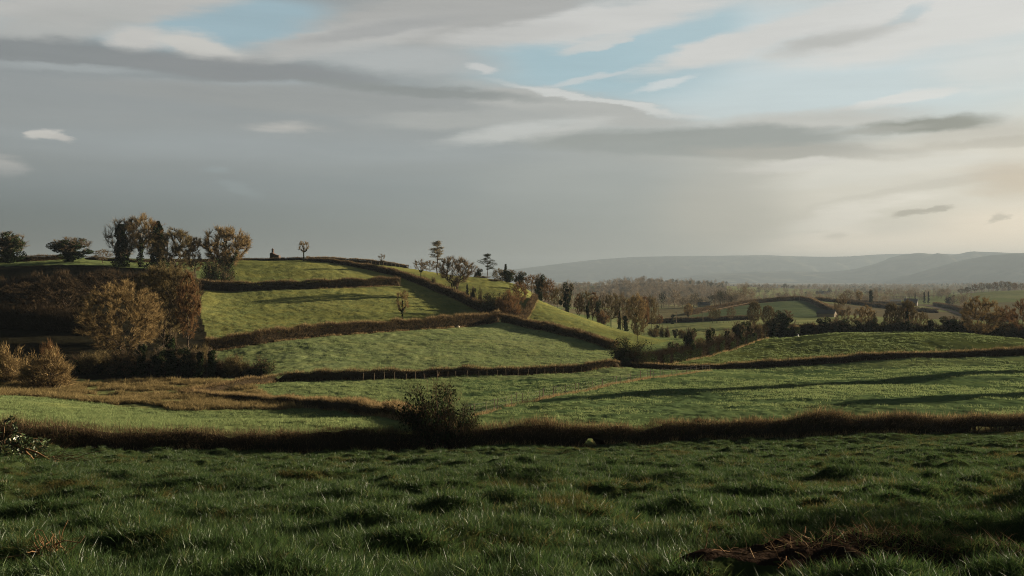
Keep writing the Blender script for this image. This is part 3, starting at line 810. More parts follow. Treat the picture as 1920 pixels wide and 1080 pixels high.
def tree_proto(seed, H=10, W=8, crown0=2.5, ntarget=150, ntwig=26, twig='twig', twl=(.35, .9), tww=.06, ivy=0, ivyr=.5, ivy_to=.6, ivysize=.26,
               stems=1, spread=.3, shell=.4, top='round', trunk=.022, bark='bark', upward=.35, ivy_lobes=0, limbs_ivy=1.0, leafcrown=0, col=None):
    rng = np.random.default_rng(seed)
    pos, par, cnt, kids = skeleton(rng, H, W, crown0, 6, ntarget, stems=stems, spread=spread, shell=shell, top_shape=top)
    rad = trunk * H * (cnt / cnt.max()) ** .45 * .62
    rad = np.maximum(rad, .008 * H / 10)
    c = np.where(par >= 0)[0]
    A, B = pos[par[c]], pos[c]
    RA = np.minimum(rad[par[c]], rad[c] * 1.35); RB = rad[c]
    base_ = par[c] == 0
    RA = np.where(base_, RB * 1.5, RA)
    big = RB > .035 * H / 10 * 1.0
    gt = Geo(); tubes(gt, A[big], B[big], RA[big], RB[big], 6, .4, 0)
    gc = Geo(); tubes(gc, A[~big], B[~big], RA[~big], RB[~big], 3, rng.uniform(0, .6, (~big).sum()), 0)
    # twigs: fine sprays off every thin branch, each a leader with side shoots
    thin = np.where((cnt <= 6) & (par >= 0))[0]
    if ntwig:
        i = np.repeat(thin, max(2, int(ntwig / 4)))
        f = rng.random(len(i))[:, None]
        P = pos[par[i]] * (1 - f) + pos[i] * f
        D = unit(pos[i] - pos[par[i]])
        out = P - np.array([0, 0, (H + crown0) / 2 - .15 * H]); out = unit(out * [1 / W, 1 / W, 1 / (H - crown0)])
        D = unit(D * .7 + out * .55 + rng.normal(size=(len(i), 3)) * .38 + np.array([0, 0, upward]))
        L = rng.uniform(*twl, len(i)) * H / 10 * 1.35
        vv = np.clip(rng.normal(.5, .25, len(i)), 0, 1)
        slivers(gc, P, D, L, tww * H / 10 * .8, vv, 0, rng)
        for k in range(4):
            g_ = rng.uniform(.15, .85, len(i))[:, None]
            slivers(gc, P + D * L[:, None] * g_, unit(D * .8 + rng.normal(size=(len(i), 3)) * .55 + [0, 0, .12]), L * rng.uniform(.35, .7, len(i)), tww * H / 10 * .6, np.clip(vv + .12, 0, 1), 0, rng)
    parts = [('trunk', gt.mesh('trunk', M[bark])), ('crown', gc.mesh('crown', M[twig]))]
    if leafcrown:
        gl = Geo()
        i = rng.choice(thin, leafcrown)
        leaves(gl, pos[i] + rng.normal(size=(leafcrown, 3)) * .25, rng.normal(size=(leafcrown, 3)) + [0, 0, .6], rng.uniform(.15, .4, leafcrown), rng.random(leafcrown), 0, rng)
        parts.append(('leaves', gl.mesh('leaves', M['hedge_leaf'])))
    if ivy:
        gi = Geo()
        zlim = H * ivy_to
        ok = np.where((pos[:, 2] < zlim) & (cnt > cnt.max() * .06 / limbs_ivy))[0]
        i = rng.choice(ok, ivy)
        rr = ivyr * (.55 + .45 * (1 - pos[i, 2] / zlim)) * (.7 + .6 * vnoise(pos[i, 2] * 1.3, i * .02, seed))
        v = unit(rng.normal(size=(ivy, 3))); v[:, 2] *= .8
        jump = rng.random((ivy, 1))
        par_i = np.maximum(par[i], 0)
        P = pos[i] * (1 - jump) + pos[par_i] * jump + v * (rr * rng.random(ivy) ** .35)[:, None]
        if ivy_lobes:
            cen = np.stack([rng.normal(0, W * .19, ivy_lobes), rng.normal(0, W * .19, ivy_lobes), rng.uniform(.25, .95, ivy_lobes) * zlim], 1)
            wr = rng.uniform(.12, .23, ivy_lobes) * W
            k = rng.integers(0, ivy_lobes, ivy); half = rng.random(ivy) < .75
            Pl = cen[k] + unit(rng.normal(size=(ivy, 3))) * (wr[k] * rng.random(ivy) ** .3)[:, None]
            P = np.where(half[:, None], Pl, P)
        if col:
            cr, ctop, cone, share = col
            on = rng.random(ivy) < share; zc = rng.random(ivy) ** .9 * ctop
            rc = cr * (1 - cone * zc / ctop) * (1 + .5 * vnoise(zc * 1.1, zc * 0 + seed, seed + 2)) * (.75 + .25 * np.sin(np.minimum(zc / ctop * 6, 1.57))) * rng.random(ivy) ** .28
            a2 = rng.uniform(0, 6.28, ivy); rc = rc * (1 + .22 * np.sin(3 * a2 + zc * 1.3)) * (1 + .3 * np.sin(1.9 * zc + seed) * np.cos(a2 - seed))
            ax = np.interp(zc, pos[:7, 2], pos[:7, 0]); ay = np.interp(zc, pos[:7, 2], pos[:7, 1])
            P = np.where(on[:, None], np.stack([ax + np.cos(a2) * rc, ay + np.sin(a2) * rc, zc], 1), P)
        P[:, 2] = np.maximum(P[:, 2], .05)
        leaves(gi, P, v + rng.normal(size=(ivy, 3)) * .5, rng.uniform(.6, 1.3, ivy) * ivysize * H / 10, rng.random(ivy), 0, rng, .8)
        parts.append(('ivy', gi.mesh('ivy', M['ivy'])))
    return dict(parts=parts, H=H, W=W)

def pine_proto(seed, H=10, W=4.5, dark=False, tiers=7, crown0=4.5, trunk=.16, spire=False):
    """a wind-shaped conifer: bare pole, then uneven pads of needles at the ends of its limbs"""
    rng = np.random.default_rng(seed)
    gt = Geo(); gc = Geo()
    pts = [(0, 0, 0)]
    for k in range(1, 9): pts.append((rng.normal(0, .08), rng.normal(0, .08), H * .97 * k / 8))
    polytube(gt, pts, trunk, .03, 6)
    n_l = tiers * 5
    for k in range(n_l):
        fz = (k + rng.uniform(0, 1)) / n_l
        z = crown0 + (H - crown0) * fz ** .9
        prof = (1.05 - fz) if spire else math.sin(math.pi * min(1, .22 + .74 * fz)) ** .7
        w = W / 2 * prof * rng.uniform(.35, 1.15); a = rng.uniform(0, 6.28)
        e = np.array([math.cos(a) * w, math.sin(a) * w, z + w * rng.uniform(-.25, .35)])
        m = e * .5 + np.array([0, 0, z * .5 - .06 * w])
        tubes(gt, [(0, 0, z - .1 * w), m], [m, e], [.05, .035], [.035, .012], 4)
        n = 150; f = rng.uniform(.35, 1.1, n)[:, None]; sz = rng.uniform(.6, 1.3)
        P = np.array([0, 0, z]) * (1 - f) + e * f + rng.normal(size=(n, 3)) * [.26, .26, .13] * sz
        slivers(gc, P, rng.normal(size=(n, 3)) * [1, 1, .5] + [0, 0, .45], rng.uniform(.2, .5, n) * sz, .075, rng.random(n), 0, rng)
    P = np.array([0, 0, H * .93]) + rng.normal(size=(160, 3)) * [.2, .2, .3]
    slivers(gc, P, rng.normal(size=(160, 3)) + [0, 0, .6], .3, .05, rng.random(160), 0, rng)
    return dict(parts=[('trunk', gt.mesh('trunk', M['bark'])), ('crown', gc.mesh('crown', M['pine_dark' if dark else 'pine']))], H=H, W=W)

def bush_proto(seed, H=3.5, W=5, twig='twig_gold', n=60, per=60, ivy=0, wid=.04, leaf=None, leafn=0, rag=(.6, 1.0), lop=0):
    """many-stemmed thorn bush, twiggy down to the ground"""
    rng = np.random.default_rng(seed)
    gt = Geo(); gc = Geo()
    tips = []
    for k in range(n):
        a = rng.uniform(0, 2 * math.pi); el = math.acos(rng.uniform(.05, 1)); 
        rr = rng.uniform(*rag)
        tip = np.array([math.cos(a) * math.sin(el) * W / 2 * rr, math.sin(a) * math.sin(el) * W / 2 * rr, H * (.12 + .88 * math.cos(el)) * rr])
        tip *= 1 + (.12 + .1 * (lop > 0)) * math.sin(3 * a + seed)
        tip[0] -= lop * (tip[2] - .35 * H)
        s = np.array([rng.normal(0, W * .07), rng.normal(0, W * .07), 0])
        m = s * .45 + tip * .55 + np.array([0, 0, .10 * H])
        polytube(gt, [s, (s + m) / 2 + rng.normal(size=3) * .05, m, tip], .045, .008, 4, rng.random())
        f = rng.uniform(.45, 1.0, per)[:, None]
        P = m * (1 - f) + tip * f + rng.normal(size=(per, 3)) * .16
        o = unit(tip * [1, 1, .8])
        slivers(gc, P, o * .7 + rng.normal(size=(per, 3)) * .55 + [0, 0, .4], rng.uniform(.2, .65, per), wid, np.clip(rng.normal(.5, .25, per), 0, 1), 0, rng)
        tips.append(tip)
    parts = [('stems', gt.mesh('stems', M['bark'])), ('crown', gc.mesh('crown', M[twig]))]
    if leafn:
        tips = np.array(tips); gl = Geo()
        i = rng.integers(0, len(tips), leafn)
        P = tips[i] * rng.uniform(.35, 1.02, (leafn, 1)) + rng.normal(size=(leafn, 3)) * .22
        P[:, 2] = np.maximum(P[:, 2], .05)
        leaves(gl, P, rng.normal(size=(leafn, 3)) + unit(P) * .8, rng.uniform(.08, .2, leafn) * H / 3.5, rng.random(leafn), 0, rng, .7)
        parts.append(('leaves', gl.mesh('leaves', M[leaf or 'ivy'])))
    return dict(parts=parts, H=H, W=W)

PROTO = {}
def protos():
    P = PROTO
    # bare trees
    P['bare1'] = tree_proto(1, 10, 9, 2.4, 210, 30, 'twig', shell=.6)
    P['bare2'] = tree_proto(2, 10, 7.5, 2.8, 170, 36, 'twig_olive')
    P['bare3'] = tree_proto(3, 10, 8.5, 2.2, 190, 36, 'twig_russet', tww=.07)
    P['multi'] = tree_proto(4, 10, 9.5, 2.8, 260, 40, 'twig', stems=4, spread=.38, top='fan', trunk=.02, ivy=900, ivyr=.22, ivy_to=.62, ivysize=.2, shell=.6)
    P['gold'] = tree_proto(5, 10, 10.5, .9, 420, 60, 'twig_gold', twl=(.25, .7), tww=.05, trunk=.02, stems=2, spread=.2, shell=.35)
    P['tall'] = tree_proto(6, 10, 7.2, .9, 420, 60, 'twig_olive', twl=(.25, .7), tww=.05, stems=3, spread=.16, trunk=.02, shell=.3)
    P['russet'] = tree_proto(7, 10, 4.6, 2.0, 220, 50, 'twig_russet', twl=(.25, .6), tww=.06, shell=.3)
    P['scrub'] = tree_proto(8, 10, 8, .8, 260, 44, 'twig_olive', stems=4, spread=.3, tww=.07)
    P['dim'] = tree_proto(38, 10, 8, .8, 260, 40, 'twig_dark', stems=4, spread=.3, tww=.07)  # darker version of scrub: hillside shade put into the twig colour
    P['slender'] = tree_proto(9, 10, 4.0, .8, 170, 44, 'twig_gold', top='cone', twl=(.2, .55), tww=.06)
    # ivy-clad
    P['ivy1'] = tree_proto(11, 10, 7.5, 3.2, 130, 30, 'twig', ivy=9000, ivyr=1.3, ivy_to=.92, ivysize=.36, ivy_lobes=15, col=(1.2, 6.5, .2, .2))
    P['ivy2'] = tree_proto(12, 10, 6.0, 3.0, 90, 16, 'twig', ivy=6500, ivyr=1.0, ivy_to=.9, ivysize=.34, ivy_lobes=11, col=(1.0, 7.5, .2, .3))
    P['ivyside'] = tree_proto(13, 10, 8.0, 2.0, 150, 26, 'twig', ivy=8000, ivyr=1.45, ivy_to=.88, ivysize=.3, limbs_ivy=.4, col=(1.75, 8.9, .35, .8))
    P['ivytrunk'] = tree_proto(14, 10, 7.0, 3.6, 230, 40, 'twig_gold', ivy=3000, ivyr=.5, ivy_to=.66, ivysize=.24, limbs_ivy=.6, shell=.62, col=(.75, 5.6, .45, .5))
    P['ivywide'] = tree_proto(15, 10, 10.5, 2.2, 340, 36, 'twig_gold', ivy=5200, ivyr=.6, ivy_to=.74, ivysize=.24, top='fan', limbs_ivy=1.0, shell=.68, col=(1.5, 5.2, .25, .5), trunk=.04, tww=.08)
    P['ivycol'] = tree_proto(16, 10, 3.0, 2.5, 50, 14, 'twig', ivy=4200, ivyr=1.05, ivy_to=.95, ivysize=.32, limbs_ivy=.5, col=(1.15, 9.2, .35, .8))
    P['ivycone'] = tree_proto(17, 10, 4.6, 1.6, 80, 16, 'twig_russet', ivy=6500, ivyr=1.7, ivy_to=.97, ivysize=.3, limbs_ivy=.5, top='cone', col=(1.9, 9.9, .9, .85))
    P['ivysmall'] = tree_proto(18, 10, 5.5, 4.5, 80, 24, 'twig_gold', ivy=1800, ivyr=.75, ivy_to=.75, ivysize=.34, limbs_ivy=.4, tww=.08)
    P['pollard'] = tree_proto(19, 10, 7, 4.5, 60, 20, 'twig', top='fan', ivy=600, ivyr=.6, ivy_to=.6, tww=.08)
    P['pine'] = pine_proto(21, 10, 3.4, False, 7, 4.6)
    P['pinedark'] = pine_proto(22, 10, 6.0, True, 6, 4.6)
    P['spruce'] = pine_proto(23, 10, 3.6, True, 12, 1.0, spire=True)
    # bushes
    P['thorn'] = bush_proto(31, 3.5, 4.2, 'twig_gold', 90, 62)
    P['thorn2'] = bush_proto(32, 3.5, 4.2, 'twig_russet', 80, 62)
    P['thorn3'] = bush_proto(33, 3.5, 4.2, 'twig_olive', 80, 55)
    P['darkbush'] = bush_proto(34, 3.5, 4.2, 'hedge_twig', 80, 50, leaf='ivy', leafn=2600)
    P['holly'] = bush_proto(35, 3.5, 3.6, 'hedge_twig', 50, 20, leaf='ivy', leafn=3800)
    P['hazel'] = bush_proto(36, 3.5, 4.2, 'twig_dark', 110, 64, leaf='ivy', leafn=7500, wid=.012, rag=(.42, 1.12), lop=.28)

def plant(proto, name, px, Y, top, wpx, label, cat='tree', group=None, rz=None, base_py=None):
    """stand a copy of a grown plant on the ground; height and width from where the photograph shows its top and sides"""
    p = PROTO[proto]
    b = gp(px, Y); b.z -= .06
    h = max(zat(top, Y) - b.z, .8)
    w = wpx * Y / F
    e = empty(name, b, RNG.uniform(0, 6.28) if rz is None else rz)
    e.scale = (w / p['W'], w / p['W'], h / p['H'])
    tag(e, label, cat, group)
    for n, me in p['parts']:
        o = bpy.data.objects.new(n, me); COL.objects.link(o); o.parent = e
    return e

# ------------------------------------------------------------------ hedges
def hedge(name, rows, label, width=1.2, shoots=260, size=.020, leaf=40, grass=60, fringe=0, tallgrass=0, shoot_len=(.25, .6), seed=0, hole=None, legs=None,
          cat='hedge', twig='hedge_twig', group=None, lumpy=.22, grass_size=.03, leafsize=.12, core=1.0, leaders=26, leafmat='hedge_leaf', gl=(.25, .6)):
    rng = np.random.default_rng(100 + seed)
    P = np.array([(float(uu(a)) * c, c) for a, b, c, d in rows]); Hh = np.array([d for a, b, c, d in rows])
    seg = np.linalg.norm(np.diff(P, axis=0), axis=1); s = np.concatenate([[0], np.cumsum(seg)]); Ltot = s[-1]
    def at(q):
        x = np.interp(q, s, P[:, 0]); y = np.interp(q, s, P[:, 1]); h = np.interp(q, s, Hh)
        e = .5
        dx = np.interp(q + e, s, P[:, 0]) - np.interp(q - e, s, P[:, 0]); dy = np.interp(q + e, s, P[:, 1]) - np.interp(q - e, s, P[:, 1])
        n = np.stack([-dy, dx], -1); n = n / np.maximum(np.linalg.norm(n, axis=-1, keepdims=True), 1e-6)
        lump = 1 + lumpy * fbm(q / 3.0, q * 0 + seed, 40 + seed, 3) + lumpy * 1.1 * np.maximum(0, fbm(q / 7.0, q * 0 + seed + 5, 44 + seed, 2) - .12)
        h = h * lump
        x = x + n[..., 0] * .35 * vnoise(q / 5, q * 0, 60 + seed); y = y + n[..., 1] * .35 * vnoise(q / 5, q * 0, 60 + seed)
        return x, y, h, n
    pxat = lambda q: np.interp(q, s, [r[0] for r in rows])
    if P[:, 1].mean() > 180: size = size * 1.5; core = core * .86
    root = empty(name, (P[0][0], P[0][1], float(ground(P[0][:1], P[0][1:])[0])))
    tag(root, label, cat, group)
    off = np.array(root.location)
    # dense dark inside
    nq = int(max(8, Ltot / .5)); q = np.linspace(0, Ltot, nq)
    x, y, h, n = at(q)
    zg = ground(x, y)
    prof = [(-.34, .02), (-.38, .42), (-.30, .70), (-.12, .82), (.12, .82), (.30, .70), (.38, .42), (.34, .02)]
    ring = []
    endt = np.clip(np.minimum(q, Ltot - q) / 1.2, .05, 1) ** .5
    skip = np.zeros(nq, bool)
    lo = np.zeros(nq)
    if hole:
        skip_h = (pxat(q) > hole[0]) & (pxat(q) < hole[1]); lo[skip_h] = hole[2]
    if legs:
        m = pxat(q) > legs[0]; lo[m] = np.maximum(lo[m], legs[1] * h[m])
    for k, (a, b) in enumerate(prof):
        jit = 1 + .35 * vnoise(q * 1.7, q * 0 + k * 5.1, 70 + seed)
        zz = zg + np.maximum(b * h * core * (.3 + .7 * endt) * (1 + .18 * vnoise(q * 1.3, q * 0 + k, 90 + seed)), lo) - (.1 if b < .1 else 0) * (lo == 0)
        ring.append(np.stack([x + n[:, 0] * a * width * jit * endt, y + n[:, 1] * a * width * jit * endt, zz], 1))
    V = np.stack(ring, 1)
    m = len(prof); i = np.arange(nq - 1)[:, None]; j = np.arange(m)[None, :]; j2 = (j + 1) % m
    Q = np.stack([i * m + j, i * m + j2, (i + 1) * m + j2, (i + 1) * m + j], -1).reshape(-1, 4)
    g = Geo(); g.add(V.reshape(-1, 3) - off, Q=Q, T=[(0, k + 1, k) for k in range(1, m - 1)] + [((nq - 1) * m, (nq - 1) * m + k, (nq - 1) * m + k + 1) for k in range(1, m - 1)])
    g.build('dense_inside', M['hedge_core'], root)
    # woody shoots
    g = Geo()
    N = int(shoots * Ltot)
    q = rng.uniform(0, Ltot, N); x, y, h, n = at(q)
    a = rng.uniform(-1, 1, N); zf = rng.random(N) ** .7
    edge = rng.random(N) < .55
    a = np.where(edge, np.sign(a) * rng.uniform(.75, 1.0, N), a)
    zf = np.where(edge, zf, rng.uniform(.75, 1.0, N))
    zz = zf * h * .93
    if hole:
        inh = (pxat(q) > hole[0]) & (pxat(q) < hole[1]); zz = np.where(inh, np.maximum(zz, hole[2] + .15), zz)
    X = x + n[:, 0] * a * width * .46; Yy = y + n[:, 1] * a * width * .46
    PP = np.stack([X, Yy, ground(X, Yy) + zz], 1) - off
    D = np.stack([n[:, 0] * a * .7, n[:, 1] * a * .7, .35 + .9 * zf], 1) + rng.normal(size=(N, 3)) * [.45, .45, .3]
    L = rng.uniform(*shoot_len, N) * (.6 + .6 * (rng.random(N) ** 3)) * np.clip(h / 1.3, .5, 1.4)
    slivers(g, PP, D, L, size, np.clip(rng.normal(.45, .25, N), 0, 1), 0, rng)
    NL = int(Ltot * leaders)
    ql = rng.uniform(0, Ltot, NL); xl, yl, hl, nn = at(ql)
    ok = vnoise(ql / 2.4, ql * 0 + 17, 30 + seed) + rng.normal(0, .15, NL) > -.05
    xl, yl, hl = xl[ok] + rng.normal(0, .25, ok.sum()), yl[ok] + rng.normal(0, .25, ok.sum()), hl[ok]
    slivers(g, np.stack([xl, yl, ground(xl, yl) + hl * .75], 1) - off, rng.normal(size=(len(xl), 3)) * [.28, .28, .1] + [0, 0, 1], rng.uniform(.3, 1.0, len(xl)) * np.clip(hl / 1.3, .6, 1.6), size * 1.5, np.clip(rng.normal(.6, .25, len(xl)), 0, 1), 0, rng)
    if legs:
        nl = int(legs[2])
        ql = rng.uniform(np.interp(legs[0], [r[0] for r in rows], s), Ltot, nl); xl, yl, hl, nn = at(ql)
        A = np.stack([xl, yl, ground(xl, yl) - .05], 1) - off
        B = A + np.stack([rng.normal(0, .22, nl), rng.normal(0, .2, nl), hl * rng.uniform(.7, .95, nl)], 1)
        Mi = (A + B) / 2 + rng.normal(size=(nl, 3)) * [.1, .1, 0]
        tubes(g, A, Mi, .045, .035, 5, .25); tubes(g, Mi, B, .035, .02, 5, .25)
    g.build('shoots', M[twig], root)
    if leaf:
        g = Geo(); N = int(leaf * Ltot)
        q = rng.uniform(0, Ltot, N); x, y, h, n = at(q)
        patch = vnoise(q / 2.2, q * 0 + 3, 50 + seed) + rng.normal(0, .12, N) > -.05
        a = np.sign(rng.uniform(-1, 1, N)) * rng.uniform(.8, 1.15, N); zf = rng.random(N)
        X = x + n[:, 0] * a * width * .47; Yy = y + n[:, 1] * a * width * .47
        zz = zf * h * .9 + .03
        if hole: zz = np.where((pxat(q) > hole[0]) & (pxat(q) < hole[1]), np.maximum(zz, hole[2] + .2), zz)
        if legs: patch &= ~((pxat(q) > legs[0]) & (zf < legs[1]))
        PP = np.stack([X, Yy, ground(X, Yy) + zz], 1) - off
        k = patch
        leaves(g, PP[k], np.stack([n[:, 0] * a, n[:, 1] * a, a * 0 + .5], 1)[k] + rng.normal(size=(k.sum(), 3)) * .6, rng.uniform(.6, 1.3, k.sum()) * leafsize, rng.random(k.sum()), 0, rng, .75)
        g.build('leaves', M[leafmat], root)
    if grass or fringe or tallgrass:
        g = Geo(); N = int(grass * Ltot)
        if N:
            q = rng.uniform(0, Ltot, N); x, y, h, n = at(q)
            keep = vnoise(q / 1.6, q * 0 + 9, 20 + seed) + rng.normal(0, .15, N) > -.12
            if hole: keep &= ~((pxat(q) > hole[0]) & (pxat(q) < hole[1]))
            q, x, y, h, n = q[keep], x[keep], y[keep], h[keep], n[keep]; N = len(q)
            a = np.sign(rng.uniform(-1, 1, N)) * rng.uniform(.85, 1.5, N)
            X = x + n[:, 0] * a * width * .5; Yy = y + n[:, 1] * a * width * .5
            PP = np.stack([X, Yy, ground(X, Yy) - .02], 1) - off
            slivers(g, PP, rng.normal(size=(N, 3)) * [.4, .4, .1] + [0, 0, 1], rng.uniform(*gl, N), grass_size, np.clip(rng.normal(.5, .25, N), 0, 1), 0, rng, bend=rng.normal(size=(N, 3)) * [.25, .25, .05])
        N = int(fringe * Ltot)
        if N:
            q = rng.uniform(0, Ltot, N); x, y, h, n = at(q)
            a = rng.uniform(-.9, .9, N)
            X = x + n[:, 0] * a * width * .5; Yy = y + n[:, 1] * a * width * .5
            PP = np.stack([X, Yy, ground(X, Yy) + h * rng.uniform(.7, .95, N)], 1) - off
            slivers(g, PP, rng.normal(size=(N, 3)) * [.35, .35, .1] + [0, 0, 1], rng.uniform(.3, .75, N) * np.clip(h / 1.6, .6, 1.3), grass_size, np.clip(rng.normal(.5, .25, N), 0, 1), 0, rng, bend=rng.normal(size=(N, 3)) * [.2, .2, .05])
        N = int(tallgrass)
        if N:
            cl = rng.uniform(.3 * Ltot, Ltot, max(3, N // 14)); q = np.clip(cl[rng.integers(0, len(cl), N)] + rng.normal(0, .25, N), 0, Ltot); x, y, h, n = at(q)
            PP = np.stack([x + rng.normal(0, .3, N), y + rng.normal(0, .3, N), ground(x, y) + h * .6], 1) - off
            slivers(g, PP, rng.normal(size=(N, 3)) * [.22, .22, .05] + [0, 0, 1], rng.uniform(.6, 1.5, N), grass_size * .6, np.clip(rng.normal(.75, .2, N), 0, 1), 0, rng)
        g.build('dry_grass', M['dry_grass'], root)
    return root

# ------------------------------------------------------------------ scattered ground cover
def scatter(name, pts, rot, scl, idx, protos_, label):
    """uncountable cover: one object that repeats small tufts over points of the ground"""
    col = bpy.data.collections.new(name + '_tufts')
    for k, (nm, me) in enumerate(protos_):
        o = bpy.data.objects.new('%s_%02d' % (nm, k), me); col.objects.link(o)
    me = bpy.data.meshes.new(name)
    me.vertices.add(len(pts)); me.vertices.foreach_set('co', np.asarray(pts, np.float32).ravel())
    a = me.attributes.new('rot', 'FLOAT_VECTOR', 'POINT'); a.data.foreach_set('vector', np.asarray(rot, np.float32).ravel())
    a = me.attributes.new('scl', 'FLOAT_VECTOR', 'POINT'); a.data.foreach_set('vector', np.asarray(scl, np.float32).ravel())
    a = me.attributes.new('idx', 'INT', 'POINT'); a.data.foreach_set('value', np.asarray(idx, np.int32))
    o = bpy.data.objects.new(name, me); COL.objects.link(o)
    ng = bpy.data.node_groups.new(name, 'GeometryNodeTree')
    ng.interface.new_socket('Geometry', in_out='INPUT', socket_type='NodeSocketGeometry')
    ng.interface.new_socket('Geometry', in_out='OUTPUT', socket_type='NodeSocketGeometry')
    gi = ng.nodes.new('NodeGroupInput'); go = ng.nodes.new('NodeGroupOutput')
    ci = ng.nodes.new('GeometryNodeCollectionInfo'); ci.inputs['Collection'].default_value = col
    ci.inputs['Separate Children'].default_value = True; ci.inputs['Reset Children'].default_value = True
    ip = ng.nodes.new('GeometryNodeInstanceOnPoints'); ip.inputs['Pick Instance'].default_value = True
    def na(n, t):
        q = ng.nodes.new('GeometryNodeInputNamedAttribute'); q.data_type = t; q.inputs['Name'].default_value = n
        return [s for s in q.outputs if s.enabled][0]
    L = ng.links.new
    L(gi.outputs[0], ip.inputs['Points']); L(ci.outputs[0], ip.inputs['Instance'])
    L(na('idx', 'INT'), ip.inputs['Instance Index'])
    er = ng.nodes.new('FunctionNodeEulerToRotation'); L(na('rot', 'FLOAT_VECTOR'), er.inputs[0])
    L(er.outputs[0], ip.inputs['Rotation']); L(na('scl', 'FLOAT_VECTOR'), ip.inputs['Scale'])
    L(ip.outputs[0], go.inputs[0])
    md = o.modifiers.new('cover', 'NODES'); md.node_group = ng
    tag(o, label, kind='stuff')
    return o

def tuft(name, mat, n, rad, h, w, seed, lean=.5, bendy=.35, hv=.5):
    rng = np.random.default_rng(seed); g = Geo()
    a = rng.uniform(0, 6.28, n); r = rad * rng.random(n) ** .5
    P = np.stack([np.cos(a) * r, np.sin(a) * r, np.full(n, -.02)], 1)
    D = np.stack([np.cos(a) * lean * r / rad, np.sin(a) * lean * r / rad, np.ones(n)], 1) + rng.normal(size=(n, 3)) * [.28, .28, .05]
    L = h * (1 - hv + hv * 1.4 * rng.random(n))
    slivers(g, P, D, L, w * rng.uniform(.7, 1.3, n), np.clip(rng.normal(.5, .24, n), 0, 1), 0, rng, bend=rng.normal(size=(n, 3)) * [bendy, bendy, .02] + [-.10, -.05, -.03])
    return (name, g.mesh(name, M[mat]))

def sample(n, u0, u1, Y0, Y1, rng, power=1.0):
    """random ground points in the wedge of view; power<1 packs them nearer"""
    Y = Y0 * (Y1 / Y0) ** (rng.random(n) ** power)
    u = rng.uniform(u0, u1, n)
    return u * Y, Y

def hedge_clear(x, y, d=0.8):
    m = np.ones(len(x), bool)
    for rows in HL.values():
        pts = np.array([(float(uu(a)) * c, c) for a, b, c, h in rows])
        for a, b in zip(pts[:-1], pts[1:]):
            ab = b - a; tt = np.clip(((x - a[0]) * ab[0] + (y - a[1]) * ab[1]) / (ab @ ab), 0, 1)
            m &= np.hypot(x - a[0] - tt * ab[0], y - a[1] - tt * ab[1]) > d
    return m

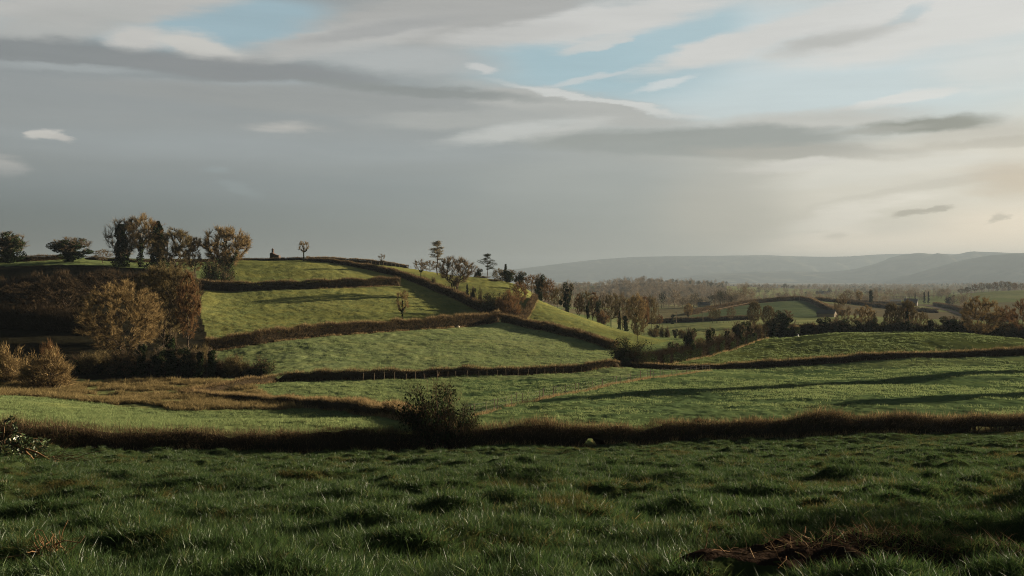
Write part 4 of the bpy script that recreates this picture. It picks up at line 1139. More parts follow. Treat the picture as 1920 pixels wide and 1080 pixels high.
def build_cover():
    rng = np.random.default_rng(5)
    def go(name, x, y, tufts, s0, s1, label, tilt=.12, hs=(.7, 1.3), sel=None):
        z = ground(x, y); n = len(x)
        s = rng.uniform(s0, s1, n)
        scl = np.stack([s, s, s * rng.uniform(*hs, n)], 1)
        rot = np.stack([rng.normal(0, tilt, n), rng.normal(0, tilt, n), rng.uniform(0, 6.28, n)], 1)
        scatter(name, np.stack([x, y, z], 1), rot, scl, rng.integers(0, len(tufts), n) if sel is None else sel, tufts, label)
    # near field
    T = [tuft('grass_tuft', 'blade', 60, .16, .095, .006, 200 + k, .75, .5, .6) for k in range(5)]
    T += [tuft('grass_tuft', 'blade', 40, .13, .15, .0065, 207 + k, .5, .5, .5) for k in range(2)]
    T += [tuft('grass_tuft', 'blade_dry', 50, .16, .095, .006, 210 + k, .75, .55, .6) for k in range(3)]
    x1, y1 = sample(34000, -.62, .62, 6.5, 24, rng, .8)
    x2, y2 = sample(52000, -.60, .60, 20, 70, rng, .8)
    k = y2 < field_edge(x2 / y2) - .3; x2, y2 = x2[k], y2[k]
    x = np.concatenate([x1, x2]); y = np.concatenate([y1, y2])
    k = np.clip(.75 + 1.1 * hummock(x, y), .3, 1.3) > rng.random(len(x)) * 1.0
    x, y = x[k], y[k]
    off_heap = ((x - 3.25) / 1.85) ** 2 + ((y - 9.6) / 1.3) ** 2 > 1 + .5 * vnoise(x * 3, y * 3, 4)
    x, y = x[off_heap], y[off_heap]
    pv = fbm(x / 2.2, y / 1.6, 88, 3) + rng.normal(0, .16, len(x)) + .12 * np.clip((x / y - .1) / .4, 0, 1)
    sel = np.where(pv > .45, rng.integers(7, 10, len(x)), np.where(pv < -.30, rng.integers(5, 7, len(x)), rng.integers(0, 5, len(x))))
    go('field_grass', x, y, T, .75, 1.25, 'dark green tussocky grass of the near field', .15, (.6, 1.5), sel)
    # pasture beyond the hedge
    T = [tuft('pasture_tuft', 'pasture', 16, .32, .21, .03, 230 + k) for k in range(5)]
    x, y = sample(120000, -.56, .62, 58, 300, rng, .9)
    r = np.hypot(x, y); u = x / y; w = np.log(y)
    k = (y > field_edge(x / y) + .6) & hedge_clear(x, y, 1.0) & ~inside(WOOD_FLOOR, u, w) & ~inside(ROUGH_FIELD, u, w)
    pat = fbm(x / 5, y / 5, 12, 3) + .9 * fbm(x / 30, y / 30, 145, 2) + rng.normal(0, .22, len(x)) > -.02
    k &= pat
    x, y = x[k], y[k]
    go('pasture_grass', x, y, T, .7, 1.2, 'short tufted pasture grass over the middle fields and the hill', .1)
    # rushes in the rough field
    T = [tuft('rush_tuft', 'rush', 30, .30, .55, .035, 250 + k, .7, .3) for k in range(5)]
    Yc = rng.uniform(104, 141, 16000); u = rng.uniform(-.60, -.20, 16000)
    k = inside(ROUGH_FIELD, u, np.log(Yc)) & (fbm(u * Yc / 5, Yc / 2.2, 15, 2) + .25 * np.abs(np.sin(Yc / 3.1)) > .12)
    x, y = (u * Yc)[k], Yc[k]; kk_ = hedge_clear(x, y, .6); x, y = x[kk_], y[kk_]
    go('rushes', x, y, T, .7, 1.3, 'tan rushes and dead tussocks filling the rough wet ground at left', .12)
    # woods of the valley
    mini = []
    for k in range(6):
        g = Geo(); r2 = np.random.default_rng(300 + k)
        tubes(g, [(0, 0, -.5)], [(0, 0, 5)], .22, .12, 4, .15)
        n = 190
        q = unit(r2.normal(size=(n, 3))) * (r2.random(n) ** .4)[:, None]
        Pp = q * [2.9, 2.9, 3.4] * (.8 + .1 * (k % 4)) + [0, 0, 5.2 + .3 * (k % 4)]
        slivers(g, Pp, q + r2.normal(size=(n, 3)) * .5 + [0, 0, .6], r2.uniform(1.0, 2.2, n), .24, np.clip(r2.normal(.45, .25, n), 0, 1), 0, r2)
        mini.append(('woodland_tree', g.mesh('woodland_tree', M['wood_mass' if k < 4 else 'wood_dark'])))
    n = 17000
    Y = 620 * (5200 / 620) ** rng.random(n); u = rng.uniform(.02, .66, n)
    x, y = u * Y, Y
    cx, cy = np.floor(x / 150 + .3 * vnoise(x / 90, y / 90, 5)), np.floor(y / 210 + .3 * vnoise(x / 90, y / 90, 6))
    h = _hash(cx, cy, 77)
    green = h < .6
    wood = (_hash(cx, cy, 91) < .45)
    # hedgerows run along the edges of the patchwork
    fx = x / 150 + .3 * vnoise(x / 90, y / 90, 5); fy = y / 210 + .3 * vnoise(x / 90, y / 90, 6)
    edge = (np.abs(fx - np.round(fx)) < .05) | (np.abs(fy - np.round(fy)) < .045)
    ww = (Y > 1250) & (Y < 2100) & (np.abs(u - .15) < .065) & (vnoise(x / 160, y / 160, 8) > -.22)
    keep = np.where(green | ~wood | (Y < 1150), edge & (rng.random(n) < .8), rng.random(n) < .75) | ww | ((Y > 2400) & (rng.random(n) < .28))
    keep &= ~((u > .44) & (Y > 700) & (Y < 1450)) & ~((u > .38) & (u < .44) & (Y < 900))
    x, y = x[keep], y[keep]
    dk = fbm(x / 120, y / 120, 160, 2) + rng.normal(0, .2, len(x)) > .34
    sel = np.where(dk, rng.integers(4, 6, len(x)), rng.integers(0, 4, len(x)))
    go('far_woodland', x, y, mini, .5, 1.15, 'brown leafless woods and hedgerows spread over the hazy valley', .05, (.7, 1.3), sel)
# ------------------------------------------------------------------ the trees one by one
HILLTOP = 'trees on the hilltop'
TREES = [
 # proto, name, column, distance, top row, width px, label
 ('ivy1', 'ivy_clad_tree', 18, 300, 436, 62, 'dark ivy-clad tree on the skyline at the far left edge', HILLTOP),
 ('ivy1', 'ivy_clad_tree', 131, 302, 446, 72, 'squat round ivy-smothered tree standing alone on the left skyline', HILLTOP),
 ('ivyside', 'ivy_clad_tree', 230, 300, 411, 66, 'tall black ivy-covered tree with bare twigs on its left, in the hilltop clump', HILLTOP),
 ('ivytrunk', 'bare_tree', 264, 302, 405, 58, 'tallest pale bare-crowned tree with ivied trunk, middle of the hilltop clump', HILLTOP),
 ('ivycone', 'ivy_clad_tree', 294, 300, 414, 50, 'pointed dark ivy-covered tree right of the tall pale one on the hilltop', HILLTOP),
 ('scrub', 'bare_tree', 328, 296, 430, 78, 'wide brown twiggy tree sloping down the right of the hilltop clump', HILLTOP),
 ('slender', 'bare_tree', 366, 292, 444, 32, 'slim pale pointed tree between the brown tree and the umbrella-crowned tree', HILLTOP),
 ('ivywide', 'bare_tree', 424, 292, 427, 98, 'umbrella-crowned bare tree with thick ivied trunk at the edge of the top field', HILLTOP),
 ('holly', 'ivy_bush', 398, 284, 474, 46, 'dark ivied shrub mass at the foot of the umbrella-crowned tree', HILLTOP),
 ('holly', 'ivy_bush', 424, 280, 500, 40, 'low dark shrub on the hedge end under the umbrella-crowned tree', HILLTOP),
 ('bare1', 'bare_tree', 192, 305, 468, 34, 'small scraggy bush-like tree low on the skyline left of the clump', HILLTOP),
 ('gold', 'bare_tree', 228, 168, 529, 158, 'big round golden-brown twiggy tree at the front of the left wood', 'trees of the left wood'),
 ('tall', 'bare_tree', 308, 184, 497, 122, 'tall olive-brown twiggy tree behind the golden one in the left wood', 'trees of the left wood'),
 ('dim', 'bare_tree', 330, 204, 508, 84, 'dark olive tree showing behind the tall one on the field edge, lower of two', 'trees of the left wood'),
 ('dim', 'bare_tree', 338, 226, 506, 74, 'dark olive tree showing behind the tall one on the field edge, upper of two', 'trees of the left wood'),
 ('ivy1', 'ivy_clad_tree', 346, 252, 508, 56, 'dark ivied tree at the top of the wood edge beside the upper hedge', 'trees of the left wood'),
 ('russet', 'bare_tree', 352, 180, 514, 42, 'russet sunlit tree on the right edge of the left wood', 'trees of the left wood'),
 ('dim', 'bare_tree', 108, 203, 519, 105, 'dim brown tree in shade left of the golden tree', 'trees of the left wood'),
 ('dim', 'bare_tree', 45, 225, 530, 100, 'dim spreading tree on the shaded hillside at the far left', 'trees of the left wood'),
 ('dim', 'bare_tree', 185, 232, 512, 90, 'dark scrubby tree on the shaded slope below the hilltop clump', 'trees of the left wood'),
 ('thorn', 'thorn_bush', 12, 128, 647, 78, 'golden-brown rounded thorn bush cut by the left edge of the photo', 'thorn bushes on the rough ground'),
 ('thorn', 'thorn_bush', 82, 125, 655, 112, 'largest golden-brown thorn bush on the rough ground at left', 'thorn bushes on the rough ground'),
 ('thorn2', 'thorn_bush', 92, 139, 637, 42, 'small shaded bush peeping over the largest golden thorn bush', 'thorn bushes on the rough ground'),
 ('thorn3', 'thicket_bush', 178, 149, 652, 70, 'shaded brown thicket bush left of the row under the wood', 'thicket under the left wood'),
 ('darkbush', 'thicket_bush', 232, 147, 650, 74, 'widest dark thicket bush below the golden tree', 'thicket under the left wood'),
 ('ivycol', 'ivied_tree', 262, 147, 640, 24, 'dark ivied trunk rising left of centre in the shaded thicket', 'thicket under the left wood'),
 ('ivy2', 'ivy_clad_tree', 300, 148, 650, 46, 'shaded green-edged ivy tree in the middle of the thicket', 'thicket under the left wood'),
 ('ivycol', 'ivied_tree', 320, 146, 622, 26, 'tallest dark ivied trunk in the shaded thicket', 'thicket under the left wood'),
 ('ivy2', 'ivy_clad_tree', 350, 147, 648, 36, 'ivy tree with gaps of light beneath, right of the tallest thicket trunk', 'thicket under the left wood'),
 ('thorn3', 'thicket_bush', 380, 148, 640, 54, 'thicket bush with a brown sunlit top near the end of the row', 'thicket under the left wood'),
 ('ivycol', 'ivied_tree', 372, 145, 655, 20, 'leaning thin ivied trunk near the right end of the thicket', 'thicket under the left wood'),
 ('ivycol', 'ivied_tree', 396, 145, 652, 22, 'last ivied trunk at the right end of the thicket', 'thicket under the left wood'),
 ('thorn3', 'thicket_bush', 442, 146, 660, 54, 'pale bare bush between the thicket and the round dark holly', 'thicket under the left wood'),
 ('holly', 'holly_bush', 492, 147, 665, 50, 'round dark evergreen bush at the corner of the middle hedge', 'thicket under the left wood'),
 ('ivysmall', 'small_tree', 755, 222, 545, 26, 'small lone tree with narrow ivied trunk on the hill-foot hedge', None),
 ('multi', 'bare_tree', 853, 288, 484, 74, 'broad many-stemmed bare tree on the diagonal hedge of the hillside', None),
 ('pollard', 'small_tree', 788, 312, 486, 30, 'thin-stemmed tree with small tan crown left of the broad bare tree', None),
 ('pine', 'pine_tree', 820, 340, 453, 27, 'tall pale layered pine standing above the skyline', 'pines on the skyline'),
 ('pinedark', 'pine_tree', 914, 374, 477, 34, 'dark layered pine on the skyline right of the broad bare tree', 'pines on the skyline'),
 ('pollard', 'small_tree', 716, 345, 476, 15, 'tiny bare stumpy tree on the skyline hedge halfway down the hill', None),
 ('ivysmall', 'small_tree', 569.5, 345, 452, 21, 'small ivied tree alone on the skyline right of the ruin', None),
 ('bare1', 'bare_tree', 806, 374, 489, 44, 'low bare tan tree on the skyline just right of the tan-crowned one', 'trees along the far edge of the slope'),
 ('ivy2', 'ivy_clad_tree', 897, 374, 502, 16, 'short dark ivied tree at the left foot of the dark pine', 'trees along the far edge of the slope'),
 ('bare2', 'bare_tree', 934, 368, 504, 24, 'thin bare tree just right of the dark pine', 'trees along the far edge of the slope'),
 ('spruce', 'conifer', 948, 362, 496, 12, 'small pointed conifer top right of the dark pine', 'trees along the far edge of the slope'),
 ('ivy1', 'ivy_clad_tree', 953, 348, 506, 36, 'wide dark ivied tree on the skyline under the small conifer', 'trees along the far edge of the slope'),
 ('ivy2', 'ivy_clad_tree', 976, 340, 508, 22, 'upright dark ivied tree on the ridge left of the ditch', 'trees along the far edge of the slope'),
 ('bare3', 'bare_tree', 996, 336, 516, 34, 'brown bare tree on the ridge above the top of the ditch', 'trees along the far edge of the slope'),
 ('ivy1', 'ivy_clad_tree', 1013, 318, 515, 28, 'dark round ivied tree at the head of the sunlit slope', 'trees along the far edge of the slope'),
 ('bare3', 'bare_tree', 1029, 314, 524, 28, 'brown bare tree right of the dark one at the head of the slope', 'trees along the far edge of the slope'),
 ('ivy2', 'ivy_clad_tree', 1064, 306, 526, 25, 'tall dark ivied tree standing clear on the ridge line', 'trees along the far edge of the slope'),
 ('bare2', 'bare_tree', 1046, 312, 540, 26, 'low twiggy tree left of the tall dark ridge tree', 'trees along the far edge of the slope'),
 ('thorn3', 'thorn_bush', 905, 338, 521, 34, 'upper brown bush clump on the sunlit strip of slope', 'bushes on the slope'),
 ('thorn3', 'thorn_bush', 928, 330, 526, 34, 'lower brown bush clump on the sunlit strip of slope', 'bushes on the slope'),
 ('thorn3', 'ivied_shrub', 813, 302, 516, 10, 'thin dark shrub on the diagonal hedge left of the broad tree', 'shrubs on the diagonal hedge'),
 ('holly', 'ivied_shrub', 834, 294, 532, 12, 'short dark shrub on the hedge close left of the broad tree trunk', 'shrubs on the diagonal hedge'),
 ('spruce', 'ivied_shrub', 876, 278, 534, 9, 'slim dark shrub on the hedge below the broad tree, leftmost of three', 'shrubs on the diagonal hedge'),
 ('ivy2', 'ivied_shrub', 887, 274, 537, 12, 'rounded dark shrub on the hedge below the broad tree, middle of three', 'shrubs on the diagonal hedge'),
 ('holly', 'ivied_shrub', 901, 270, 538, 12, 'squat dark shrub on the hedge below the broad tree, rightmost of three', 'shrubs on the diagonal hedge'),
 ('hazel', 'dark_bush', 926, 258, 543, 70, 'big dark bush in shade at the lower end of the diagonal hedge', 'bushes where the hill hedges meet'),
 ('thorn2', 'russet_bush', 953, 252, 544, 60, 'big russet sunlit bush where the hill hedges meet', 'bushes where the hill hedges meet'),
 ('bare3', 'bare_tree', 972, 268, 530, 36, 'brown bare tree standing over the russet bush', 'bushes where the hill hedges meet'),
 ('bare2', 'bare_tree', 1097, 298, 547, 30, 'pale bare tree behind the ridge, near its upper end', 'trees behind the ridge'),
 ('russet', 'russet_tree', 1086, 304, 552, 18, 'small orange-brown tree behind the upper ridge', 'trees behind the ridge'),
 ('russet', 'russet_tree', 1112, 300, 549, 22, 'taller orange-brown tree behind the ridge', 'trees behind the ridge'),
 ('ivy2', 'ivied_tree', 1102, 292, 561, 10, 'thin dark ivied trunk between two orange-brown trees behind the ridge', 'trees behind the ridge'),
 ('ivy2', 'ivy_clad_tree', 1121, 290, 560, 14, 'small dark ivied tree right of the taller orange-brown one', 'trees behind the ridge'),
 ('bare2', 'bare_tree', 1146, 300, 552, 40, 'wide pale bare tree behind the middle of the ridge', 'trees behind the ridge'),
 ('bare1', 'bare_tree', 1168, 312, 552, 34, 'bare tree between the wide pale one and the dark-hearted one', 'trees behind the ridge'),
 ('ivytrunk', 'ivy_clad_tree', 1191, 298, 554, 40, 'dark-hearted ivied tree with brown crown behind the ridge', 'trees behind the ridge'),
 ('russet', 'russet_tree', 1208, 304, 557, 20, 'bright russet tree against the dark-hearted tree', 'trees behind the ridge'),
 ('bare2', 'bare_tree', 1222, 312, 557, 26, 'rightmost bare tree of the row behind the ridge', 'trees behind the ridge'),
 ('ivycone', 'ivied_tree', 1161, 276, 583, 10, 'thin dark ivied trunk below the wide pale tree', 'trees behind the ridge'),
 ('ivycol', 'ivied_tree', 1174, 270, 590, 12, 'short dark ivied stub low on the ridge line', 'trees behind the ridge'),
 ('thorn2', 'russet_bush', 1130, 284, 582, 26, 'low russet bush on the ridge line under the wide pale tree', 'trees behind the ridge'),
 ('thorn3', 'thorn_bush', 1225, 262, 613, 26, 'low brown bush at the lower end of the ridge', 'trees behind the ridge'),
 ('bare2', 'bare_tree', 1196, 214, 593, 27, 'lone thin bare tree at the foot of the sunlit slope', None),
 ('hazel', 'dark_bush', 1182, 163, 627, 82, 'great dark bush with russet top at the meeting of the valley hedges', None),
]
for i, (px, Y, top, w) in enumerate([(1231, 286, 608, 12), (1241, 281, 608, 11), (1251, 276, 611, 10), (1266, 269, 616, 14), (1279, 263, 615, 14), (1291, 257, 618, 12)]):
    TREES.append((('ivy2', 'holly', 'darkbush', 'ivy2', 'thorn3', 'holly')[i], 'ivied_shrub', px, Y, top, w * (1.0, 1.3, 1.2, 1.0, 1.3, 1.2)[i], ['first dark shrub from the ridge in the short row beyond the slope', 'second dark shrub from the ridge in the short row beyond the slope', 'third dark shrub of the short row beyond the slope', 'shrub after the gap in the short row beyond the slope', 'fifth dark shrub in the short row beyond the slope', 'last shrub of the short row, nearest the brook hedge'][i], 'row of shrubs beyond the slope'))
BROOK = [('ivy2', 1262, 176, 640, 26, 'low dark tree next to the great bush in the brook hedge'), ('ivy1', 1294, 181, 616, 26, 'tall dark ivied tree, first high one along the brook hedge'),
 ('bare2', 1312, 186, 634, 24, 'thin twiggy tree between the first two high ones of the brook hedge'), ('ivy2', 1331, 191, 613, 24, 'broad-headed dark tree in the middle of the brook hedge'),
 ('thorn3', 1347, 197, 622, 24, 'twiggy brown bush beside the broad-headed brook tree'), ('ivyside', 1364, 202, 616, 28, 'arching dark ivied tree in the brook hedge'),
 ('ivy1', 1386, 207, 604, 30, 'tallest dark tree toward the far end of the brook hedge'), ('ivy2', 1402, 213, 600, 24, 'dark tree close right of the tallest one in the brook hedge'),
 ('thorn3', 1418, 222, 602, 30, 'pale brown bush at the far end of the brook hedge')]
for p, px, Y, top, w, l in BROOK: TREES.append((p, 'brook_tree', px, Y, top, w, l, 'trees of the brook hedge'))
KNOLLROW = [('ivy2', 1448, 236, 600, 28, 'dark tree at the left corner behind the knoll field'), ('ivy1', 1470, 239, 583, 44, 'big round dark tree behind the left end of the knoll'),
 ('holly', 1510, 242, 607, 26, 'dark bush right of the pale green shrub behind the knoll'), ('thorn2', 1524, 243, 604, 24, 'brown-topped bush in the row behind the knoll'),
 ('ivy2', 1546, 242, 593, 32, 'dark square-topped tree in front of the barn'), ('ivy1', 1575, 243, 598, 44, 'wide dark bush right of the barn gable'),
 ('ivy2', 1612, 244, 599, 24, 'dark bush left of the round brown tree row'), ('ivy1', 1634, 244, 597, 28, 'taller dark bush under the round brown tree'),
 ('ivy2', 1664, 244, 602, 30, 'dark bush behind the highest part of the knoll'), ('ivy1', 1698, 243, 599, 34, 'dark spreading bush right of the knoll crest'),
 ('ivycol', 1748, 240, 598, 16, 'narrow dark column in the row behind the knoll'), ('ivy1', 1784, 239, 594, 44, 'wide dark tree left of the big bare tree at right'),
 ('ivy2', 1810, 236, 597, 26, 'dark bush at the left foot of the big bare right-hand tree'), ('holly', 1870, 230, 600, 44, 'dark bush right of the big bare right-hand tree'),
 ('holly', 1900, 226, 604, 36, 'last dark bush before the right edge')]
for p, px, Y, top, w, l in KNOLLROW: TREES.append((p, 'hedgerow_tree', px, Y, top, w, l, 'hedgerow trees behind the knoll'))
TREES += [
 ('bare1', 'bare_tree', 1579, 262, 553, 30, 'open-branched bare tree rising right of the barn', 'bare trees above the knoll hedge'),
 ('gold', 'bare_tree', 1621, 258, 574, 46, 'round brown twiggy tree above the knoll hedge', 'bare trees above the knoll hedge'),
 ('tall', 'bare_tree', 1672, 258, 568, 30, 'brown tree above the knoll hedge, left of the farmhouse', 'bare trees above the knoll hedge'),
 ('tall', 'bare_tree', 1702, 256, 563, 36, 'brown tree in front of the farmhouse', 'bare trees above the knoll hedge'),
 ('ivycone', 'conifer', 1700, 252, 578, 16, 'little dark evergreen below the farmhouse', 'bare trees above the knoll hedge'),
 ('bare2', 'bare_tree', 1731, 262, 586, 24, 'thin bare tree right of the farmhouse', 'bare trees above the knoll hedge'),
 ('gold', 'bare_tree', 1840, 226, 557, 74, 'big bare brown tree on the right with spreading crown', 'bare trees above the knoll hedge'),
 ('bare3', 'bare_tree', 1884, 238, 575, 40, 'reddish bare tree right of the big spreading one', 'bare trees above the knoll hedge'),
 ('bare3', 'bare_tree', 1918, 226, 563, 42, 'reddish bare tree cut by the right edge', 'bare trees above the knoll hedge'),
 ('bare2', 'bare_tree', 1336, 392, 577, 17, 'left of the two small twin trees in the pale field', 'small trees in the valley fields'),
 ('bare2', 'bare_tree', 1344, 388, 579, 16, 'right of the two small twin trees in the pale field', 'small trees in the valley fields'),
 ('bare1', 'bare_tree', 1371, 392, 575, 18, 'small forked tree right of the twin trees', 'small trees in the valley fields'),
 ('ivytrunk', 'bare_tree', 1290, 440, 570, 17, 'small dark-trunked tree at the corner of the dark green field', 'small trees in the valley fields'),
 ('russet', 'russet_tree', 1237, 405, 590, 14, 'small orange bush-like tree at the edge of the pale field', 'small trees in the valley fields'),
 ('ivycol', 'ivied_shrub', 1261, 425, 588, 8, 'small dark shrub left of the dark green field', 'small trees in the valley fields'),
 ('tall', 'bare_tree', 1414, 330, 565, 26, 'pale bare tree, left of the pair above the end of the brook hedge', 'small trees in the valley fields'),
 ('tall', 'bare_tree', 1440, 322, 573, 26, 'pale bare tree, right of the pair above the end of the brook hedge', 'small trees in the valley fields'),
 ('bare1', 'bare_tree', 1590, 650, 544, 20, 'broad one of the three trees on the far light field', 'small trees in the valley fields'),
 ('ivytrunk', 'bare_tree', 1611, 640, 546, 12, 'middle one of the three trees on the far light field', 'small trees in the valley fields'),
 ('ivycol', 'bare_tree', 1633, 630, 542, 9, 'dark ivied one of the three trees on the far light field', 'small trees in the valley fields'),
 ('spruce', 'conifer', 1733, 840, 548, 6, 'left of the two pointed conifers behind the farmhouse', 'trees around the farm'),
 ('spruce', 'conifer', 1741, 840, 547, 6, 'right of the two pointed conifers behind the farmhouse', 'trees around the farm'),
 ('spruce', 'conifer', 1716, 830, 549, 4, 'thin conifer beside the farmhouse chimney', 'trees around the farm'),
 ('ivy1', 'round_tree', 1779, 800, 556, 17, 'round dark tree in the field right of the farm', 'trees around the farm'),
 ('ivy2', 'round_tree', 1787, 830, 552, 8, 'small dark tree touching the round one right of the farm', 'trees around the farm'),
]
CREST = [(1803, 541, 14), (1815, 538, 13), (1828, 533, 12), (1841, 530, 14), (1854, 531, 12), (1866, 529, 12), (1879, 527, 15), (1891, 528, 14), (1903, 530, 11), (1915, 531, 13)]
for i, (px, top, w) in enumerate(CREST):
    TREES.append((('bare1', 'bare2', 'bare3')[i % 3], 'bare_tree', px, 1130 + 6 * i, top, w,
        ['lowest tree at the left end of the row on the far right crest', 'second tree of the far right crest row, still on its shoulder', 'thin tree of the crest row before the field top', 'open tree of the crest row with gap to its right',
         'fifth tree from the left on the far right crest', 'narrow tree left of the tallest on the far right crest', 'tallest tree of the row on the far right crest', 'tree close right of the tallest on the far right crest',
         'short tree near the right end of the crest row', 'last tree of the crest row at the right edge'][i], 'trees on the far right crest'))

def build_trees():
    for r in TREES:
        p, name, px, Y, top, w, label, grp = r
        plant(p, name, px, Y, top, w, label, 'bush' if ('bush' in name or 'shrub' in name) else 'tree', grp)

def build_hedges():
    n = HL
    hedge('hedge', n['near_left'], 'long dark hedge across the foot of the near field, left of the tall bush', 1.5, 900, .014, 260, 110, shoot_len=(.2, .6), seed=1, lumpy=.3, grass_size=.014, leafsize=.075, gl=(.2, .5), tallgrass=0)
    hedge('hedge', n['near_right'], 'long brown-topped hedge across the foot of the near field, right of the tall bush', 1.5, 1000, .013, 200, 150, fringe=60, lumpy=.3, tallgrass=150, shoot_len=(.2, .6), seed=2, hole=(1094, 1121, .5), legs=(1810, .36, 220), grass_size=.014, leafsize=.075, gl=(.2, .5))
    hedge('hedge', n['ditch'], 'low tan-topped hedge curving down to the tall bush', 1.6, 160, .02, 20, 90, fringe=200, seed=3, grass_size=.022)
    hedge('hedge', n['bend'], 'short sunlit brown hedge bending up to the middle hedge', 1.5, 260, .022, 30, 80, fringe=90, seed=4)
    hedge('hedge', n['middle'], 'straight dark hedge between the two middle fields', 1.4, 330, .022, 40, 30, fringe=40, seed=5, lumpy=.3)
    hedge('hedge', n['knoll_foot'], 'low black hedge along the foot of the knoll field', 1.4, 260, .022, 40, 24, fringe=60, tallgrass=260, seed=6, lumpy=.3)
    hedge('hedge', [(a, b, c, d * .68) for a, b, c, d in n['brook']], 'tall ragged hedge running from the great dark bush along the brook', 2.6, 420, .03, 900, 70, fringe=0, seed=7, lumpy=.35, twig='twig_dark', leafmat='ivy', shoot_len=(.4, 1.0), leafsize=.2)
    hedge('hedge', n['hill_foot'], 'thick sunlit hedge with orange grass top along the foot of the hill', 1.8, 420, .03, 60, 110, fringe=170, seed=8, lumpy=.28, shoot_len=(.35, .8), grass_size=.035)
    hedge('hedge', n['slope_foot'], 'dark hedge slanting down the foot of the right-hand slope', 1.7, 420, .03, 60, 60, fringe=40, seed=9, shoot_len=(.3, .7))
    hedge('hedge', n['upper'], 'dark straight hedge between the two hill fields', 1.7, 420, .035, 60, 90, fringe=40, seed=10, lumpy=.3, shoot_len=(.3, .7), grass_size=.04)
    hedge('hedge', n['diagonal'], 'hedge running from the hilltop diagonally down to the russet bush', 1.8, 380, .035, 60, 40, fringe=20, seed=11, shoot_len=(.3, .7))
    hedge('hedge', [(-80, 0, 303, 1.5), (0, 0, 303, 1.5), (60, 0, 306, 1.5), (125, 0, 312, 1.3)], 'skyline hedge at the far left', 1.6, 260, .035, 40, 20, seed=12)
    hedge('hedge', [(160, 0, 316, 1.0), (260, 0, 318, 1.0), (400, 0, 336, .9), (480, 0, 345, .8), (580, 0, 350, 1.0)], 'thin skyline hedge behind the ruin', 1.2, 200, .03, 20, 20, seed=13)
    hedge('hedge', [(575, 0, 352, 1.1), (640, 0, 360, 1.5), (700, 0, 366, 1.7), (766, 0, 370, 1.2)], 'brown hedge falling along the skyline from the ruin', 1.4, 300, .035, 20, 20, fringe=80, seed=14, grass_size=.04)
    hedge('scrub_bank', [(-60, 0, 238, 5), (60, 0, 246, 5), (160, 0, 250, 4.5), (260, 0, 258, 4.5), (335, 0, 266, 4)], 'band of dim brown scrub across the shaded hillside', 5, 420, .035, 60, 0, seed=15, lumpy=.5, shoot_len=(.6, 1.5), cat='scrub', twig='twig_dark')  # dark twigs carry the slope's shade in their colour
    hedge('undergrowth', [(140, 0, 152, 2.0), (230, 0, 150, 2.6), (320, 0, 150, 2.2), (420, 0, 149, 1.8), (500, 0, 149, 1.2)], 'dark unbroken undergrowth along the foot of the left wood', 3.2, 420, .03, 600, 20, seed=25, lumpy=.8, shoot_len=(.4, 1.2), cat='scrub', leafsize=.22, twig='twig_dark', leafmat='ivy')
    hedge('scrub_bank', [(-80, 0, 196, 3.5), (20, 0, 198, 4.0), (110, 0, 196, 3.6), (190, 0, 194, 3.0)], 'lower band of dark scrub added to blacken the shaded slope left of the golden tree', 6, 420, .035, 60, 0, seed=26, lumpy=.5, shoot_len=(.5, 1.2), cat='scrub', twig='twig_dark')  # extra row added for the black of the slope, shade painted in its twigs
    hedge('hedge', [(1005, 0, 288, 1.4), (998, 0, 272, 1.5), (988, 0, 256, 1.4), (980, 0, 246, 1.0)], 'short dark hedge down the ditch left of the sunlit slope', 1.6, 300, .03, 40, 30, seed=16)
    hedge('hedge', [(1432, 0, 239, 3.4), (1500, 0, 243, 3.3), (1600, 0, 247, 3.3), (1700, 0, 246, 3.2), (1800, 0, 240, 3.2), (1930, 0, 229, 3.4), (2050, 0, 222, 3.4)], 'tall dark hedge behind the knoll field', 3.0, 420, .03, 700, 20, seed=17, lumpy=.4, twig='twig_dark', leafmat='ivy', shoot_len=(.4, 1.0), leafsize=.2)
    hedge('pale_shrub', [(1491, 0, 237, 2.6), (1498, 0, 237, 2.6)], 'pale green sunlit shrub in the dark hedge behind the knoll', 1.3, 500, .05, 0, 0, fringe=500, seed=18, twig='pasture', cat='bush', grass_size=.07)
    hedge('hedge', [(1288, 0, 505, 2.2), (1340, 0, 545, 2.2), (1420, 0, 590, 2.2), (1498, 0, 612, 2.2), (1518, 0, 600, 2.0)], 'dark hedge along the top of the dark green valley field', 2.0, 120, .07, 20, 0, seed=19, shoot_len=(.5, 1.0))
    hedge('hedge', [(1518, 0, 600, 2), (1545, 0, 545, 2.4), (1570, 0, 490, 2.4), (1580, 0, 470, 2.4)], 'brown hedge down the right side of the dark green valley field', 2.4, 160, .07, 0, 0, fringe=60, seed=20, shoot_len=(.5, 1.0), grass_size=.08)
    hedge('hedge', [(1215, 0, 428, 1.8), (1260, 0, 440, 1.8), (1330, 0, 432, 1.8), (1415, 0, 425, 1.8)], 'dark straight hedge behind the pale field in the valley', 2.0, 160, .06, 20, 0, seed=21, shoot_len=(.4, .9))
    hedge('hedge', [(1530, 0, 640, 2.2), (1600, 0, 620, 2.2), (1680, 0, 600, 2.2), (1760, 0, 590, 2.2)], 'dark hedge between the light fields left of the farm', 2.0, 120, .07, 20, 0, seed=22, shoot_len=(.5, 1.0))
    hedge('hedge', [(1520, 0, 700, 2.2), (1620, 0, 720, 2.2), (1700, 0, 740, 2.0)], 'farthest hedge across the light fields, beside the three trees', 2.0, 100, .08, 20, 0, seed=23, shoot_len=(.5, 1.0))
    hedge('hedge', [(1752, 0, 780, 2.4), (1790, 0, 660, 2.6), (1850, 0, 520, 2.8), (1900, 0, 440, 3)], 'dark hedge along the right of the pale lane', 2.2, 160, .07, 20, 0, seed=24, shoot_len=(.5, 1.0))
